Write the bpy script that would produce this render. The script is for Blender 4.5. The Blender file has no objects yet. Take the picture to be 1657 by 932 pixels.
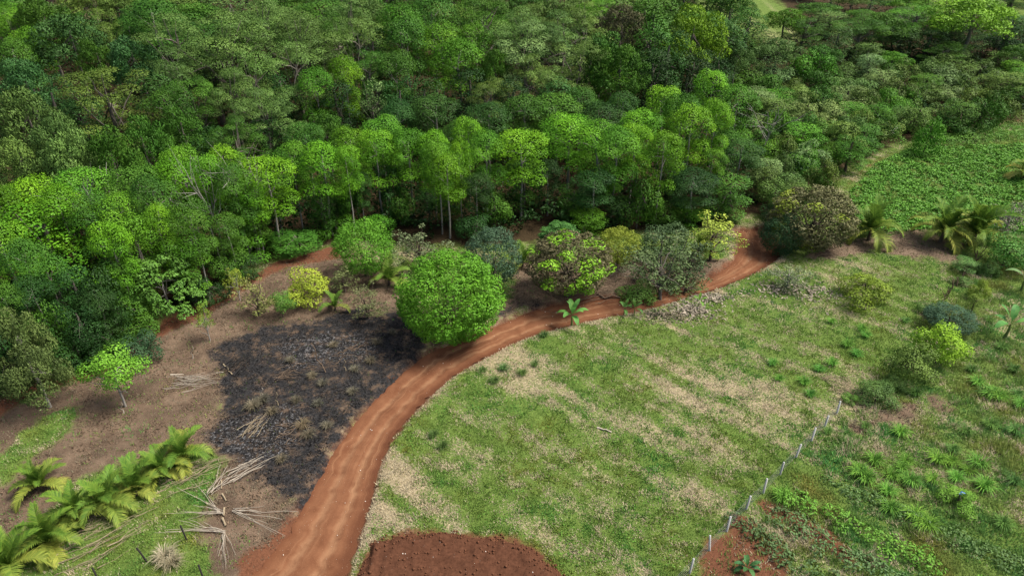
import bpy, math, random
import numpy as np
from mathutils import Vector, Matrix

random.seed(7)
SC = bpy.context.scene
COL = SC.collection
# ------------------------------------------------------------------ camera
CAM_H, PITCH, FPX, CX, CY = 36.0, math.radians(31.0), 1105.0, 828.5, 466.0
cd = bpy.data.cameras.new('camera')
cd.sensor_width = 36.0
cd.lens = 36.0 * FPX / 1657.0
cd.clip_start, cd.clip_end = 0.5, 3000.0
cam = bpy.data.objects.new('camera', cd)
cam.location = (0, 0, CAM_H)
cam.rotation_euler = (math.pi / 2 - PITCH, 0, 0)
COL.objects.link(cam)
SC.camera = cam
# ------------------------------------------------------------------ sky, sun, exposure
SUN_EL, SUN_AZ = math.radians(58), math.radians(85)      # azimuth from +Y towards +X
w = bpy.data.worlds.new('World'); SC.world = w; w.use_nodes = True
nt = w.node_tree
for n in list(nt.nodes): nt.nodes.remove(n)
sky = nt.nodes.new('ShaderNodeTexSky'); sky.sky_type = 'NISHITA'; sky.sun_disc = False
sky.sun_elevation, sky.sun_rotation = SUN_EL, SUN_AZ
sky.air_density, sky.dust_density, sky.ozone_density = 1.0, 4.0, 1.0
bg = nt.nodes.new('ShaderNodeBackground'); bg.inputs['Strength'].default_value = 0.09
wo = nt.nodes.new('ShaderNodeOutputWorld')
nt.links.new(sky.outputs[0], bg.inputs[0]); nt.links.new(bg.outputs[0], wo.inputs[0])
sd_ = bpy.data.lights.new('sun', 'SUN'); sd_.energy = 4.1; sd_.angle = math.radians(24); sd_.color = (1.0, 0.95, 0.86)
sun = bpy.data.objects.new('sun', sd_); COL.objects.link(sun); sun.location = (40, 40, 90)
sdir = Vector((math.cos(SUN_EL) * math.sin(SUN_AZ), math.cos(SUN_EL) * math.cos(SUN_AZ), math.sin(SUN_EL)))
sun.rotation_euler = (-sdir).to_track_quat('-Z', 'Y').to_euler()
vs = SC.view_settings
vs.view_transform, vs.look, vs.gamma, vs.use_curve_mapping = 'Standard', 'None', 1.0, False
vs.exposure = 0.82
SC.cycles.max_bounces = 5; SC.cycles.diffuse_bounces = 3; SC.cycles.glossy_bounces = 2
SC.cycles.transmission_bounces = 3; SC.cycles.use_denoising = True
SC.cycles.caustics_reflective = SC.cycles.caustics_refractive = False

# ------------------------------------------------------------------ noise, terrain, pixel -> ground
_H = np.random.default_rng(3).random((256, 256))
def vnoise(x, y):
    x = np.asarray(x, float); y = np.asarray(y, float)
    xi = np.floor(x).astype(int); yi = np.floor(y).astype(int)
    fx, fy = x - xi, y - yi
    fx = fx * fx * (3 - 2 * fx); fy = fy * fy * (3 - 2 * fy)
    g = lambda a, b: _H[a & 255, b & 255]
    return (g(xi, yi) * (1 - fx) + g(xi + 1, yi) * fx) * (1 - fy) + (g(xi, yi + 1) * (1 - fx) + g(xi + 1, yi + 1) * fx) * fy
def fbm(x, y, o=4):
    s, a, t = 0, .5, 0
    for k in range(o):
        s = s + a * vnoise(x * 2 ** k + 17.3 * k, y * 2 ** k + 5.1 * k); t += a; a *= .5
    return s / t
def sstep(a, b, x):
    t = np.clip((np.asarray(x, float) - a) / (b - a), 0, 1); return t * t * (3 - 2 * t)
def T0(x, y):
    x = np.asarray(x, float); y = np.asarray(y, float)
    st = 84 + 26 * sstep(5, 45, x)
    s = np.maximum(0, y - st)
    hill = 0.095 * s * s / (s + 14) + 0.06 * np.maximum(0, y - 215)
    return (fbm(x / 23, y / 23, 3) - .5) * 1.0 + hill
def P(px, py, h=0.0):
    a, b = (px - CX) / FPX, -(py - CY) / FPX
    d = np.array([a, math.cos(PITCH) + b * math.sin(PITCH), -math.sin(PITCH) + b * math.cos(PITCH)])
    z = h
    for _ in range(60):
        t = min((z - CAM_H) / d[2], 900)
        q = d * t
        z = .5 * z + .5 * (float(T0(q[0], q[1])) + h)
    return np.array([q[0], q[1], float(T0(q[0], q[1]))]), t      # ground point, depth along the optical axis
def G(px, py): return P(px, py)[0]
def poly(pts): return np.array([G(*p)[:2] for p in pts])
def sdpoly(X, Y, V):          # signed distance, negative inside
    X = X.ravel(); Y = Y.ravel()
    d = np.full(X.shape, 1e9); ins = np.zeros(X.shape, bool)
    for i in range(len(V)):
        a, b = V[i], V[(i + 1) % len(V)]
        ex, ey = b - a
        t = np.clip(((X - a[0]) * ex + (Y - a[1]) * ey) / (ex * ex + ey * ey + 1e-9), 0, 1)
        d = np.minimum(d, np.hypot(X - a[0] - t * ex, Y - a[1] - t * ey))
        c = ((a[1] > Y) != (b[1] > Y)) & (X < (b[0] - a[0]) * (Y - a[1]) / (b[1] - a[1] + 1e-12) + a[0])
        ins ^= c
    return np.where(ins, -d, d)

# ------------------------------------------------------------------ mesh helpers
def mesh_np(name, verts, polys, attrs=None, mat=None, smooth=False):
    """polys: list of (m,k) index arrays; attrs: {name: per-face array} in poly order"""
    verts = np.asarray(verts, np.float32)
    polys = [np.asarray(p, np.int32) for p in polys if len(p)]
    me = bpy.data.meshes.new(name)
    me.vertices.add(len(verts)); me.vertices.foreach_set('co', verts.ravel())
    nl = sum(p.size for p in polys); nf = sum(len(p) for p in polys)
    me.loops.add(nl); me.polygons.add(nf)
    me.loops.foreach_set('vertex_index', np.concatenate([p.ravel() for p in polys]))
    tot = np.concatenate([np.full(len(p), p.shape[1], np.int32) for p in polys])
    me.polygons.foreach_set('loop_start', np.concatenate([[0], np.cumsum(tot)[:-1]]).astype(np.int32))
    me.polygons.foreach_set('loop_total', tot)
    if smooth: me.polygons.foreach_set('use_smooth', np.ones(nf, bool))
    for k, v in (attrs or {}).items():
        v = np.asarray(v, np.float32)
        dom = 'FACE' if len(v) == nf and len(v) != len(verts) else 'POINT'
        if v.ndim == 2:
            a = me.attributes.new(k, 'FLOAT_COLOR', dom)
            a.data.foreach_set('color', np.concatenate([v, np.ones((len(v), 1), np.float32)], 1).ravel())
        else:
            a = me.attributes.new(k, 'FLOAT', dom); a.data.foreach_set('value', v)
    me.update(calc_edges=True)
    if mat: me.materials.append(mat)
    return me
def obj(name, me, parent=None, loc=None, rot=None, scale=None, color=None):
    o = bpy.data.objects.new(name, me); COL.objects.link(o)
    if parent is not None: o.parent = parent
    if loc is not None: o.location = loc
    if rot is not None: o.rotation_euler = rot
    if scale is not None: o.scale = scale
    if color is not None: o.color = (*color, 1)
    return o
def tag(o, label, cat, group=None):
    o['label'] = label; o['category'] = cat
    if group: o['group'] = group
    return o
def thing(name, label, cat, loc, rz=0, group=None, scale=None):
    return tag(obj(name, None, None, loc, (0, 0, rz), scale), label, cat, group)
def tubes(paths, sides=6):
    """paths: list of (points, radii) -> verts, quads"""
    V, F, off = [], [], 0
    ang = np.linspace(0, 2 * np.pi, sides, endpoint=False)
    for pts, rad in paths:
        pts = np.asarray(pts, float); n = len(pts)
        for i in range(n):
            t = pts[min(i + 1, n - 1)] - pts[max(i - 1, 0)]; t = t / (np.linalg.norm(t) + 1e-9)
            u = np.cross(t, [0, 0, 1.] if abs(t[2]) < .9 else [1., 0, 0]); u /= np.linalg.norm(u); v = np.cross(t, u)
            V.append(pts[i] + rad[i] * (np.cos(ang)[:, None] * u + np.sin(ang)[:, None] * v))
        for i in range(n - 1):
            a = off + i * sides + np.arange(sides); b = off + i * sides + (np.arange(sides) + 1) % sides
            F.append(np.stack([a, b, b + sides, a + sides], 1))
        off += n * sides
    return np.concatenate(V), np.concatenate(F)
def unit(a): return a / (np.linalg.norm(a, axis=-1, keepdims=True) + 1e-9)
def leaves(Pn, N, size, aspect, rng, droop=0.0, fold=.12):
    n = len(Pn)
    R = rng.normal(size=(n, 3)); T = unit(R - (R * N).sum(1, keepdims=True) * N)
    T[:, 2] -= droop; T = unit(T)
    N = unit(N - (N * T).sum(1, keepdims=True) * T); B = np.cross(N, T)
    L = (size * rng.uniform(.65, 1.35, n))[:, None]; W = L * aspect
    v = np.stack([Pn - T * L * .5, Pn - T * L * .02 + B * W * .5 + N * fold * L, Pn + T * L * .5 - N * fold * L * .6, Pn - T * L * .02 - B * W * .5 + N * fold * L], 1)
    return v.reshape(-1, 3), np.arange(4 * n).reshape(-1, 4)

# ------------------------------------------------------------------ materials
def newmat(name):
    m = bpy.data.materials.new(name); m.use_nodes = True
    for n in list(m.node_tree.nodes): m.node_tree.nodes.remove(n)
    return m, m.node_tree
def nd(t, k, **kw):
    n = t.nodes.new(k)
    for a, b in kw.items(): setattr(n, a, b)
    return n
def lk(t, a, b): t.links.new(a, b)
def mth(t, op, a, b=None, clamp=False):
    n = nd(t, 'ShaderNodeMath', operation=op); n.use_clamp = clamp
    for i, s in enumerate((a, b)):
        if s is None: continue
        if isinstance(s, (int, float)): n.inputs[i].default_value = s
        else: lk(t, s, n.inputs[i])
    return n.outputs[0]
def mixc(t, f, a, b, mode='MIX'):
    n = nd(t, 'ShaderNodeMix', data_type='RGBA', blend_type=mode)
    for i, s in ((0, f), (6, a), (7, b)):
        if isinstance(s, (int, float)): n.inputs[i].default_value = s
        elif isinstance(s, tuple): n.inputs[i].default_value = (*s, 1)
        else: lk(t, s, n.inputs[i])
    return n.outputs[2]
def attr(t, name): return nd(t, 'ShaderNodeAttribute', attribute_name=name).outputs['Fac']
def noise(t, scale, detail=4, rough=.6, vec=None):
    n = nd(t, 'ShaderNodeTexNoise'); n.inputs['Scale'].default_value = scale; n.inputs['Detail'].default_value = detail
    n.inputs['Roughness'].default_value = rough
    if vec is None: vec = nd(t, 'ShaderNodeTexCoord').outputs['Object']
    lk(t, vec, n.inputs['Vector']); return n.outputs['Fac']
def ramp(t, f, lo, hi):
    n = nd(t, 'ShaderNodeMapRange'); n.inputs[1].default_value = lo; n.inputs[2].default_value = hi
    lk(t, f, n.inputs[0]); return n.outputs[0]
def surf(t, col, rough=.9, spec=.15, bump=None, bstr=.4, bdist=.05, trans=0.0):
    p = nd(t, 'ShaderNodeBsdfPrincipled'); p.inputs['Roughness'].default_value = rough
    p.inputs['Specular IOR Level'].default_value = spec
    if isinstance(col, tuple): p.inputs['Base Color'].default_value = (*col, 1)
    else: lk(t, col, p.inputs['Base Color'])
    if bump is not None:
        b = nd(t, 'ShaderNodeBump'); b.inputs['Strength'].default_value = bstr; b.inputs['Distance'].default_value = bdist
        lk(t, bump, b.inputs['Height']); lk(t, b.outputs[0], p.inputs['Normal'])
    o = nd(t, 'ShaderNodeOutputMaterial')
    if trans:
        tr = nd(t, 'ShaderNodeBsdfTranslucent'); mx = nd(t, 'ShaderNodeMixShader'); mx.inputs[0].default_value = trans
        if isinstance(col, tuple): tr.inputs[0].default_value = (*col, 1)
        else: lk(t, col, tr.inputs[0])
        lk(t, p.outputs[0], mx.inputs[1]); lk(t, tr.outputs[0], mx.inputs[2]); lk(t, mx.outputs[0], o.inputs[0])
    else: lk(t, p.outputs[0], o.inputs[0])
def leaf_material(name, spread=.62, hue=.016, trans=.08, spec=.12, rough=.55):
    m, t = newmat(name)
    oi = nd(t, 'ShaderNodeObjectInfo'); lv = attr(t, 'lv')
    h = nd(t, 'ShaderNodeHueSaturation')
    lk(t, oi.outputs['Color'], h.inputs['Color'])
    lk(t, mth(t, 'ADD', mth(t, 'MULTIPLY', lv, spread), 1 - spread * .5), h.inputs['Value'])
    lk(t, mth(t, 'ADD', mth(t, 'MULTIPLY', lv, -hue), .5 + hue * .5), h.inputs['Hue'])
    surf(t, h.outputs[0], rough, spec, trans=trans)
    return m
M = {}
M['leaf'] = leaf_material('leaf_foliage')
M['frond'] = leaf_material('palm_leaf', spread=.7, hue=.05, trans=.3)
M['blade'] = leaf_material('grass_blade', spread=.8, hue=.03, trans=.25, spec=.12, rough=.7)
m, t = newmat('bark'); oi = nd(t, 'ShaderNodeObjectInfo')
n1 = noise(t, 3.0, 5, .7)
surf(t, mixc(t, 1.0, oi.outputs['Color'], mixc(t, n1, (.35, .35, .35), (1.5, 1.5, 1.5)), 'MULTIPLY'), .9, .1, n1, .5, .03); M['bark'] = m
m, t = newmat('grass_field'); cc = nd(t, 'ShaderNodeAttribute', attribute_name='gc')
surf(t, cc.outputs['Color'], .75, .12, trans=.25); M['gc'] = m

m, t = newmat('ground_soil_and_turf')
tc = nd(t, 'ShaderNodeTexCoord').outputs['Object']
nA, nB, nC = noise(t, 1.1, 6, .65), noise(t, 5.5, 5, .7), noise(t, 22, 3, .7)
nS = noise(t, .35, 4, .6)
green = mixc(t, ramp(t, nA, .3, .7), (.075, .120, .024), (.125, .185, .040))
dryc = mixc(t, ramp(t, nB, .3, .7), (.20, .155, .085), (.40, .33, .215))
dirt = mixc(t, ramp(t, nA, .25, .75), (.092, .058, .038), (.195, .138, .094))
dirt = mixc(t, ramp(t, nS, .42, .62), dirt, (.075, .050, .034))
dirt = mixc(t, ramp(t, nC, .5, .75), dirt, (.22, .165, .115))
redc = mixc(t, ramp(t, nB, .3, .7), (.095, .040, .022), (.165, .070, .038))
black = mixc(t, ramp(t, nB, .40, .70), (.009, .009, .010), (.050, .048, .048))
black = mixc(t, ramp(t, nC, .66, .80), black, (.14, .135, .13))
black = mixc(t, ramp(t, mth(t, 'ADD', mth(t, 'MULTIPLY', nA, .6), mth(t, 'MULTIPLY', nC, .4)), .525, .61), black, (.115, .080, .055))
ash = mixc(t, nC, (.10, .10, .105), (.36, .36, .365))
litter = mixc(t, ramp(t, nC, .3, .7), (.05, .032, .022), (.26, .19, .13))
forest = mixc(t, ramp(t, nB, .3, .7), (.025, .018, .009), (.060, .040, .020))  # brown floor, its colour darkened to deepen the shade under the trees
def mask(a, wob=1.3, soft=.25):       # signed distance attr -> ragged mask (1 inside)
    s = mth(t, 'ADD', attr(t, a), mth(t, 'MULTIPLY', mth(t, 'SUBTRACT', nA, .5), wob * 2))
    s = mth(t, 'ADD', s, mth(t, 'MULTIPLY', mth(t, 'SUBTRACT', nC, .5), wob * .8))
    return ramp(t, s, soft, -soft)
dm = ramp(t, mth(t, 'ADD', attr(t, 'dry'), mth(t, 'MULTIPLY', mth(t, 'SUBTRACT', nB, .5), 1.3)), .34, .62)
c = mixc(t, dm, green, dryc)
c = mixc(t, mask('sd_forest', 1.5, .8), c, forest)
c = mixc(t, mask('sd_dirt', 1.6, .5), c, dirt)
c = mixc(t, mth(t, 'MULTIPLY', mask('sd_litter', 1.2, .4), 1.0), c, litter)
c = mixc(t, mask('sd_red', .8, .3), c, redc)
bm_ = mth(t, 'MULTIPLY', mask('sd_burnt', 2.2, .6), ramp(t, mth(t, 'ADD', nS, mth(t, 'MULTIPLY', mth(t, 'SUBTRACT', nB, .5), .5)), .23, .37))
c = mixc(t, bm_, c, black)
am = mth(t, 'MULTIPLY', mask('sd_ash', 1.4, .5), ramp(t, nB, .54, .72))
c = mixc(t, am, c, ash)
hb = mth(t, 'ADD', mth(t, 'MULTIPLY', nB, .7), mth(t, 'MULTIPLY', nC, .5))
surf(t, c, .95, .08, hb, .9, .12); M['ground'] = m

m, t = newmat('road_dirt')
cmb = nd(t, 'ShaderNodeCombineXYZ')
lk(t, mth(t, 'MULTIPLY', attr(t, 'across'), 5.0), cmb.inputs[0]); lk(t, mth(t, 'MULTIPLY', attr(t, 'along'), .035), cmb.inputs[1])
st = noise(t, 1.6, 6, .65, cmb.outputs[0])
nB, nC = noise(t, .9, 5, .6), noise(t, 14, 4, .7)
rc = mixc(t, ramp(t, nB, .3, .7), (.108, .043, .021), (.168, .075, .038))
rc = mixc(t, mth(t, 'MULTIPLY', ramp(t, st, .54, .68), .65), rc, (.265, .140, .074))
wt = mth(t, 'MAXIMUM', ramp(t, mth(t, 'ABSOLUTE', mth(t, 'SUBTRACT', attr(t, 'across'), .32)), .085, .03), ramp(t, mth(t, 'ABSOLUTE', mth(t, 'SUBTRACT', attr(t, 'across'), .66)), .085, .03))
rc = mixc(t, mth(t, 'MULTIPLY', wt, mth(t, 'MULTIPLY', ramp(t, nB, .25, .6), .45)), rc, (.29, .16, .086))
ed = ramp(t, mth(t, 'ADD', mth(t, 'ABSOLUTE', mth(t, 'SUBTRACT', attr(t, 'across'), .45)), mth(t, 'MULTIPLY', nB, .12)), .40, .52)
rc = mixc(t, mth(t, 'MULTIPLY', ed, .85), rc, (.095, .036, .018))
rc = mixc(t, ramp(t, nC, .62, .74), rc, (.28, .155, .085))
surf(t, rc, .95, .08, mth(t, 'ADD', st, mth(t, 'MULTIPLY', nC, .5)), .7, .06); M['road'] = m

def plain(name, a, b, scale=8, rough=.85, spec=.1, bump=.4):
    m, t = newmat(name); n = noise(t, scale, 4, .65)
    surf(t, mixc(t, ramp(t, n, .25, .75), a, b), rough, spec, n, bump, .03); M[name] = m
plain('grey_post', (.26, .26, .25), (.46, .45, .43), 14)
plain('dark_post', (.012, .011, .010), (.035, .032, .03), 14)
plain('wire', (.14, .15, .14), (.24, .25, .24), 20, .5, .4)
plain('pale_wood', (.24, .20, .155), (.42, .37, .30), 10)
plain('dry_frond', (.15, .115, .07), (.32, .26, .175), 9)
plain('brown_wood', (.09, .06, .04), (.22, .16, .11), 9)
plain('charred', (.008, .008, .008), (.04, .038, .036), 9)
plain('white_stone', (.45, .40, .34), (.75, .70, .62), 11)
plain('soil_red', (.045, .019, .011), (.100, .044, .025), 5.0, .95, .04, 1.0)
plain('clod', (.075, .032, .018), (.14, .062, .035), 6.0, .95, .04, .1)
plain('blue_plastic', (.05, .14, .45), (.08, .2, .55), 9, .4, .4)

# ------------------------------------------------------------------ regions on the ground (from pixels to metres)
ROAD_L = [(330,1010),(385,945),(448,878),(482,828),(508,780),(542,722),(582,670),(626,622),(682,574),(734,550),(800,524),(862,499),(905,490),(962,481),(1030,474),(1098,463),(1144,447),(1172,432),(1192,412),(1196,388),(1192,366)]
ROAD_R = [(540,1010),(555,945),(574,888),(592,830),(606,780),(622,730),(650,686),(682,650),(724,612),(774,581),(846,546),(902,529),(962,515),(1030,501),(1100,483),(1150,468),(1200,448),(1240,428),(1263,408),(1250,384),(1238,364)]
def resample(pts, n):
    pts = np.asarray(pts, float); out = []
    m_ = len(pts)
    for k in np.linspace(0, m_ - 1.0001, n):
        i = int(k); f = k - i
        p0, p1, p2, p3 = pts[max(i - 1, 0)], pts[i], pts[min(i + 1, m_ - 1)], pts[min(i + 2, m_ - 1)]
        out.append(.5 * (2 * p1 + (p2 - p0) * f + (2 * p0 - 5 * p1 + 4 * p2 - p3) * f * f + (3 * p1 - p0 - 3 * p2 + p3) * f ** 3))
    return np.array(out)
RL = resample(poly(ROAD_L), 420); RR = resample(poly(ROAD_R), 420)
ROADP = np.concatenate([RL[::6], RR[::-6]])
BURNT = poly([(368,570),(440,536),(560,512),(640,506),(700,530),(712,548),(676,570),(622,618),(578,664),(534,716),(506,762),(490,800),(462,790),(430,748),(378,722),(372,650)])
BURNT2 = poly([(790,505),(850,486),(880,492),(850,498),(800,518),(780,518)])
ASH = poly([(372,705),(400,672),(450,660),(470,690),(450,720),(400,735)])
ASH2 = poly([(440,560),(520,530),(640,540),(620,575),(540,600),(450,610)])
DIRT = poly([(-60,700),(60,628),(190,590),(256,522),(340,486),(440,424),(545,398),(640,440),(660,512),(560,516),(440,540),(372,572),(374,650),(378,722),(432,750),(492,800),(478,832),(448,880),(380,945),(350,945),(352,800),(350,740),(330,716),(200,752),(100,790),(60,860),(-60,940)])
REDSTRIP = poly([(-40,660),(60,610),(190,575),(256,512),(330,485),(440,418),(560,388),(560,420),(470,440),(440,452),(350,508),(260,556),(180,606),(60,650),(-40,705)])
REDB = poly([(440,945),(380,945),(400,905),(452,868),(480,850),(500,945)])
MOUND = poly([(560,1000),(575,945),(598,880),(640,866),(690,862),(760,864),(830,876),(880,898),(915,945),(930,1000)])
LITTER = poly([(780,520),(830,470),(850,430),(1000,425),(1060,440),(1150,425),(1190,400),(1180,432),(1144,450),(1090,468),(1030,478),(960,484),(900,492),(850,502),(800,528)])
LITTER2 = poly([(1290,420),(1330,395),(1400,385),(1500,375),(1560,395),(1550,425),(1480,420),(1400,402),(1350,420)])
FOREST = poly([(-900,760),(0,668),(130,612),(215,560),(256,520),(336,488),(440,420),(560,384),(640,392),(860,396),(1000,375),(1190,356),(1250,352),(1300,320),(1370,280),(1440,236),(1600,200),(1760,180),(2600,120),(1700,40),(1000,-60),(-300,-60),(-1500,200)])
REDPATH = poly([(1350,310),(1390,268),(1440,245),(1470,228),(1500,222),(1560,205),(1680,188),(1680,196),(1560,214),(1490,232),(1450,250),(1410,275),(1372,310)])
CROPSOIL = [poly([(1225,812),(1262,818),(1345,868),(1390,905),(1360,905),(1300,868),(1240,835)]), poly([(1150,880),(1200,850),(1260,880),(1290,945),(1130,945)]), poly([(1190,830),(1235,842),(1225,862),(1180,850)])]
BROWNP = poly([(1385,690),(1420,650),(1470,640),(1510,650),(1500,680),(1440,690)])
FIELD2 = poly([(1372,310),(1412,268),(1470,240),(1560,238),(1700,230),(1700,380),(1600,375),(1500,372),(1400,385),(1380,350)])
LEFTGRASS = poly([(40,945),(190,850),(240,810),(350,735),(352,800),(350,945)])
GREENP = [poly([(20,720),(60,690),(105,668),(100,700),(60,735),(25,740)]), poly([(-30,755),(20,735),(40,770),(0,800),(-30,810)])]
DRYP = [poly([(590,870),(600,800),(640,730),(700,700),(780,690),(770,760),(700,800),(660,850)]), poly([(980,660),(1080,570),(1180,590),(1290,640),(1330,690),(1240,760),(1160,770),(1080,720)]),
        poly([(800,640),(770,600),(800,570),(860,590),(900,640),(850,650)]), poly([(1350,660),(1330,630),(1380,605),(1400,650)]), poly([(960,760),(1060,790),(1180,800),(1130,860),(1010,850)])]
def cut(sd): return .40 * sstep(.45, -.15, sd) + .14 * sstep(-.3, -.7, sd)
_anis = math.radians(-42)
def dryness(x, y):
    u = x * math.cos(_anis) + y * math.sin(_anis); v = -x * math.sin(_anis) + y * math.cos(_anis)
    d = .22 + .95 * (fbm(u / 6 + 3, v / 1.1, 4) - .5) + .35 * (fbm(x / 6 + 9, y / 6 + 2, 3) - .5)
    for k, p in enumerate(DRYP): d = d + (.36, .20, .20, .36, .10)[k] * sstep(2.5, -3, sdpoly(x, y, p))
    d = d - .25 * sstep(1, -1, sdpoly(x, y, FIELD2)) - .22 * sstep(1, -1, sdpoly(x, y, LEFTGRASS))
    d = d + .30 * sstep(1.6, .1, sdpoly(x, y, ROADP))
    return d
# ground sheet
def axis(a, b, step, lo, hi, g=1.18):
    mid = list(np.arange(a, b, step)); L, R, s = [], [], step
    while (L[-1] if L else a) > lo: s *= g; L.append((L[-1] if L else a) - s)
    s = step
    while (R[-1] if R else mid[-1]) < hi: s *= g; R.append((R[-1] if R else mid[-1]) + s)
    return np.array(L[::-1] + mid + R)
gx = axis(-42, 62, .36, -900, 900); gy = axis(22, 118, .36, -300, 1400)
X, Y = np.meshgrid(gx, gy)
sh = X.shape; x_, y_ = X.ravel(), Y.ravel()
A = {}
sdr = sdpoly(x_, y_, ROADP)
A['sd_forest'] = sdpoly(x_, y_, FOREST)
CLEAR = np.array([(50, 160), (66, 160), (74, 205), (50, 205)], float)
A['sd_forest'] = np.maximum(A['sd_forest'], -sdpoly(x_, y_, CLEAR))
A['sd_dirt'] = np.minimum(sdpoly(x_, y_, DIRT), sdpoly(x_, y_, BROWNP))
for gp in GREENP: A['sd_dirt'] = np.maximum(A['sd_dirt'], -sdpoly(x_, y_, gp))
A['sd_dirt'] = np.minimum(A['sd_dirt'], np.minimum(sdpoly(x_, y_, BURNT) - 1.2, sdpoly(x_, y_, BURNT2)))
A['sd_litter'] = np.minimum(sdpoly(x_, y_, LITTER), sdpoly(x_, y_, LITTER2))
sr = np.minimum(sdpoly(x_, y_, REDSTRIP) + .8, sdpoly(x_, y_, REDB)); sr = np.minimum(sr, sdpoly(x_, y_, REDPATH) + .7)
for p in CROPSOIL: sr = np.minimum(sr, sdpoly(x_, y_, p))
sr = np.minimum(sr, sdpoly(x_, y_, MOUND)); A['sd_red'] = np.minimum(sr, sdr - .25)
A['sd_burnt'] = np.minimum(sdpoly(x_, y_, BURNT) - .7, sdpoly(x_, y_, BURNT2))
A['sd_ash'] = np.minimum(sdpoly(x_, y_, ASH) - .6, sdpoly(x_, y_, ASH2) + 1.0)
wob = (fbm(x_ / 3.2, y_ / 3.2, 4) - .5)
for k in A: A[k] = np.clip(A[k] + wob * (1.2 if k == 'sd_red' else 4.0), -8, 8)
A['sd_red'] = np.minimum(A['sd_red'], sdr - .2)
A['dry'] = dryness(x_, y_)
z_ = T0(x_, y_) - cut(sdr) + (fbm(x_ / 1.7, y_ / 1.7, 3) - .5) * .28 * sstep(0, .6, sdr)
def samp(F, x, y):            # bilinear look-up of a field on the ground sheet
    F = F.reshape(sh); x = np.atleast_1d(x); y = np.atleast_1d(y)
    fi = np.interp(x, gx, np.arange(len(gx))); fj = np.interp(y, gy, np.arange(len(gy)))
    i = np.minimum(fi.astype(int), len(gx) - 2); j = np.minimum(fj.astype(int), len(gy) - 2); a = fi - i; b = fj - j
    return (F[j, i] * (1 - a) + F[j, i + 1] * a) * (1 - b) + (F[j + 1, i] * (1 - a) + F[j + 1, i + 1] * a) * b
def ground_z(x, y): return samp(z_, x, y)
ii = np.arange(sh[0] * sh[1]).reshape(sh)
q = np.stack([ii[:-1, :-1], ii[:-1, 1:], ii[1:, 1:], ii[1:, :-1]], -1).reshape(-1, 4)
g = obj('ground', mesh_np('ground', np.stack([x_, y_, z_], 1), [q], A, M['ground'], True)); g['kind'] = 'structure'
# road strip with ruts
NC = 21; rows_ = []
acr = np.linspace(0, 1, NC)
al = np.concatenate([[0], np.cumsum(np.linalg.norm(np.diff((RL + RR) / 2, axis=0), axis=1))])
Lw = RL + (RL - RR) * ((fbm(al / .8, al * 0 + 3, 3) - .5) * .17)[:, None]; Rw = RR + (RR - RL) * ((fbm(al / .8, al * 0 + 40, 3) - .5) * .15)[:, None]
rp = Lw[:, None] * (1 - acr)[None, :, None] + Rw[:, None] * acr[None, :, None]
rx, ry = rp[..., 0].ravel(), rp[..., 1].ravel(); ac = np.tile(acr, len(al)); aa = np.repeat(al, NC)
prof = -.11 * np.exp(-((ac - .30) / .06) ** 2) - .11 * np.exp(-((ac - .64) / .06) ** 2) + .10 * sstep(.86, 1, ac) + .05 * sstep(.12, 0, ac)
rz = T0(rx, ry) - .37 + prof + (fbm(rx / .9, ry / .9, 3) - .5) * .07
ii = np.arange(len(rx)).reshape(len(al), NC)
q = np.stack([ii[:-1, :-1], ii[:-1, 1:], ii[1:, 1:], ii[1:, :-1]], -1).reshape(-1, 4)
r = obj('road', mesh_np('road', np.stack([rx, ry, rz], 1), [q], {'across': ac, 'along': aa}, M['road'], True)); r['kind'] = 'structure'

# ------------------------------------------------------------------ foliage prototypes (unit metres, base at z = 0)
def crown_from_lobes(lobes, per, leaf, aspect, rng, up=.55, jit=.55, droop=.15, under=.35, inner=.25, lobevar=.35):
    Ps, Ns, Vs = [], [], []
    C = np.array([l[0] for l in lobes]); Rr = np.array([l[1] for l in lobes])
    for i, (c, rr) in enumerate(lobes):
        rr = np.asarray(rr, float); c = np.asarray(c, float)
        n = int(per * (rr[0] * rr[1]) ** 1.0) + 8
        d = unit(rng.normal(size=(n, 3)))
        keep = (d[:, 2] > -.15) | (rng.random(n) < under); d = d[keep]
        rad = 1 - inner * rng.random(len(d)) ** 2 + .10 * rng.normal(size=len(d))
        p = c + d * rr * rad[:, None]
        deep = np.zeros(len(p), bool)
        for j in range(len(lobes)):
            if j != i: deep |= (((p - C[j]) / Rr[j]) ** 2).sum(1) < .55
        p, d = p[~deep], d[~deep]
        nn = unit(d / rr * rr.mean() + np.array([0, 0, up]) + jit * rng.normal(size=d.shape))
        Ps.append(p); Ns.append(nn)
        Vs.append(np.clip(.5 + lobevar * (rng.random() - .5) + .11 * rng.normal(size=len(p)), 0, 1))
    Ps, Ns, Vs = np.concatenate(Ps), np.concatenate(Ns), np.concatenate(Vs)
    v, f = leaves(Ps, Ns, leaf, aspect, rng, droop)
    return v, f, Vs
def limb(a, b, r0, r1, rng, n=5, sag=.1):
    a, b = np.asarray(a, float), np.asarray(b, float); t_ = np.linspace(0, 1, n)[:, None]
    p = a + (b - a) * t_ + rng.normal(size=(n, 3)) * np.linalg.norm(b - a) * .03 * (t_ * (1 - t_) * 4) + np.array([0, 0, 1]) * np.linalg.norm(b - a) * sag * t_ * (1 - t_)
    return p, np.linspace(r0, r1, n)
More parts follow.
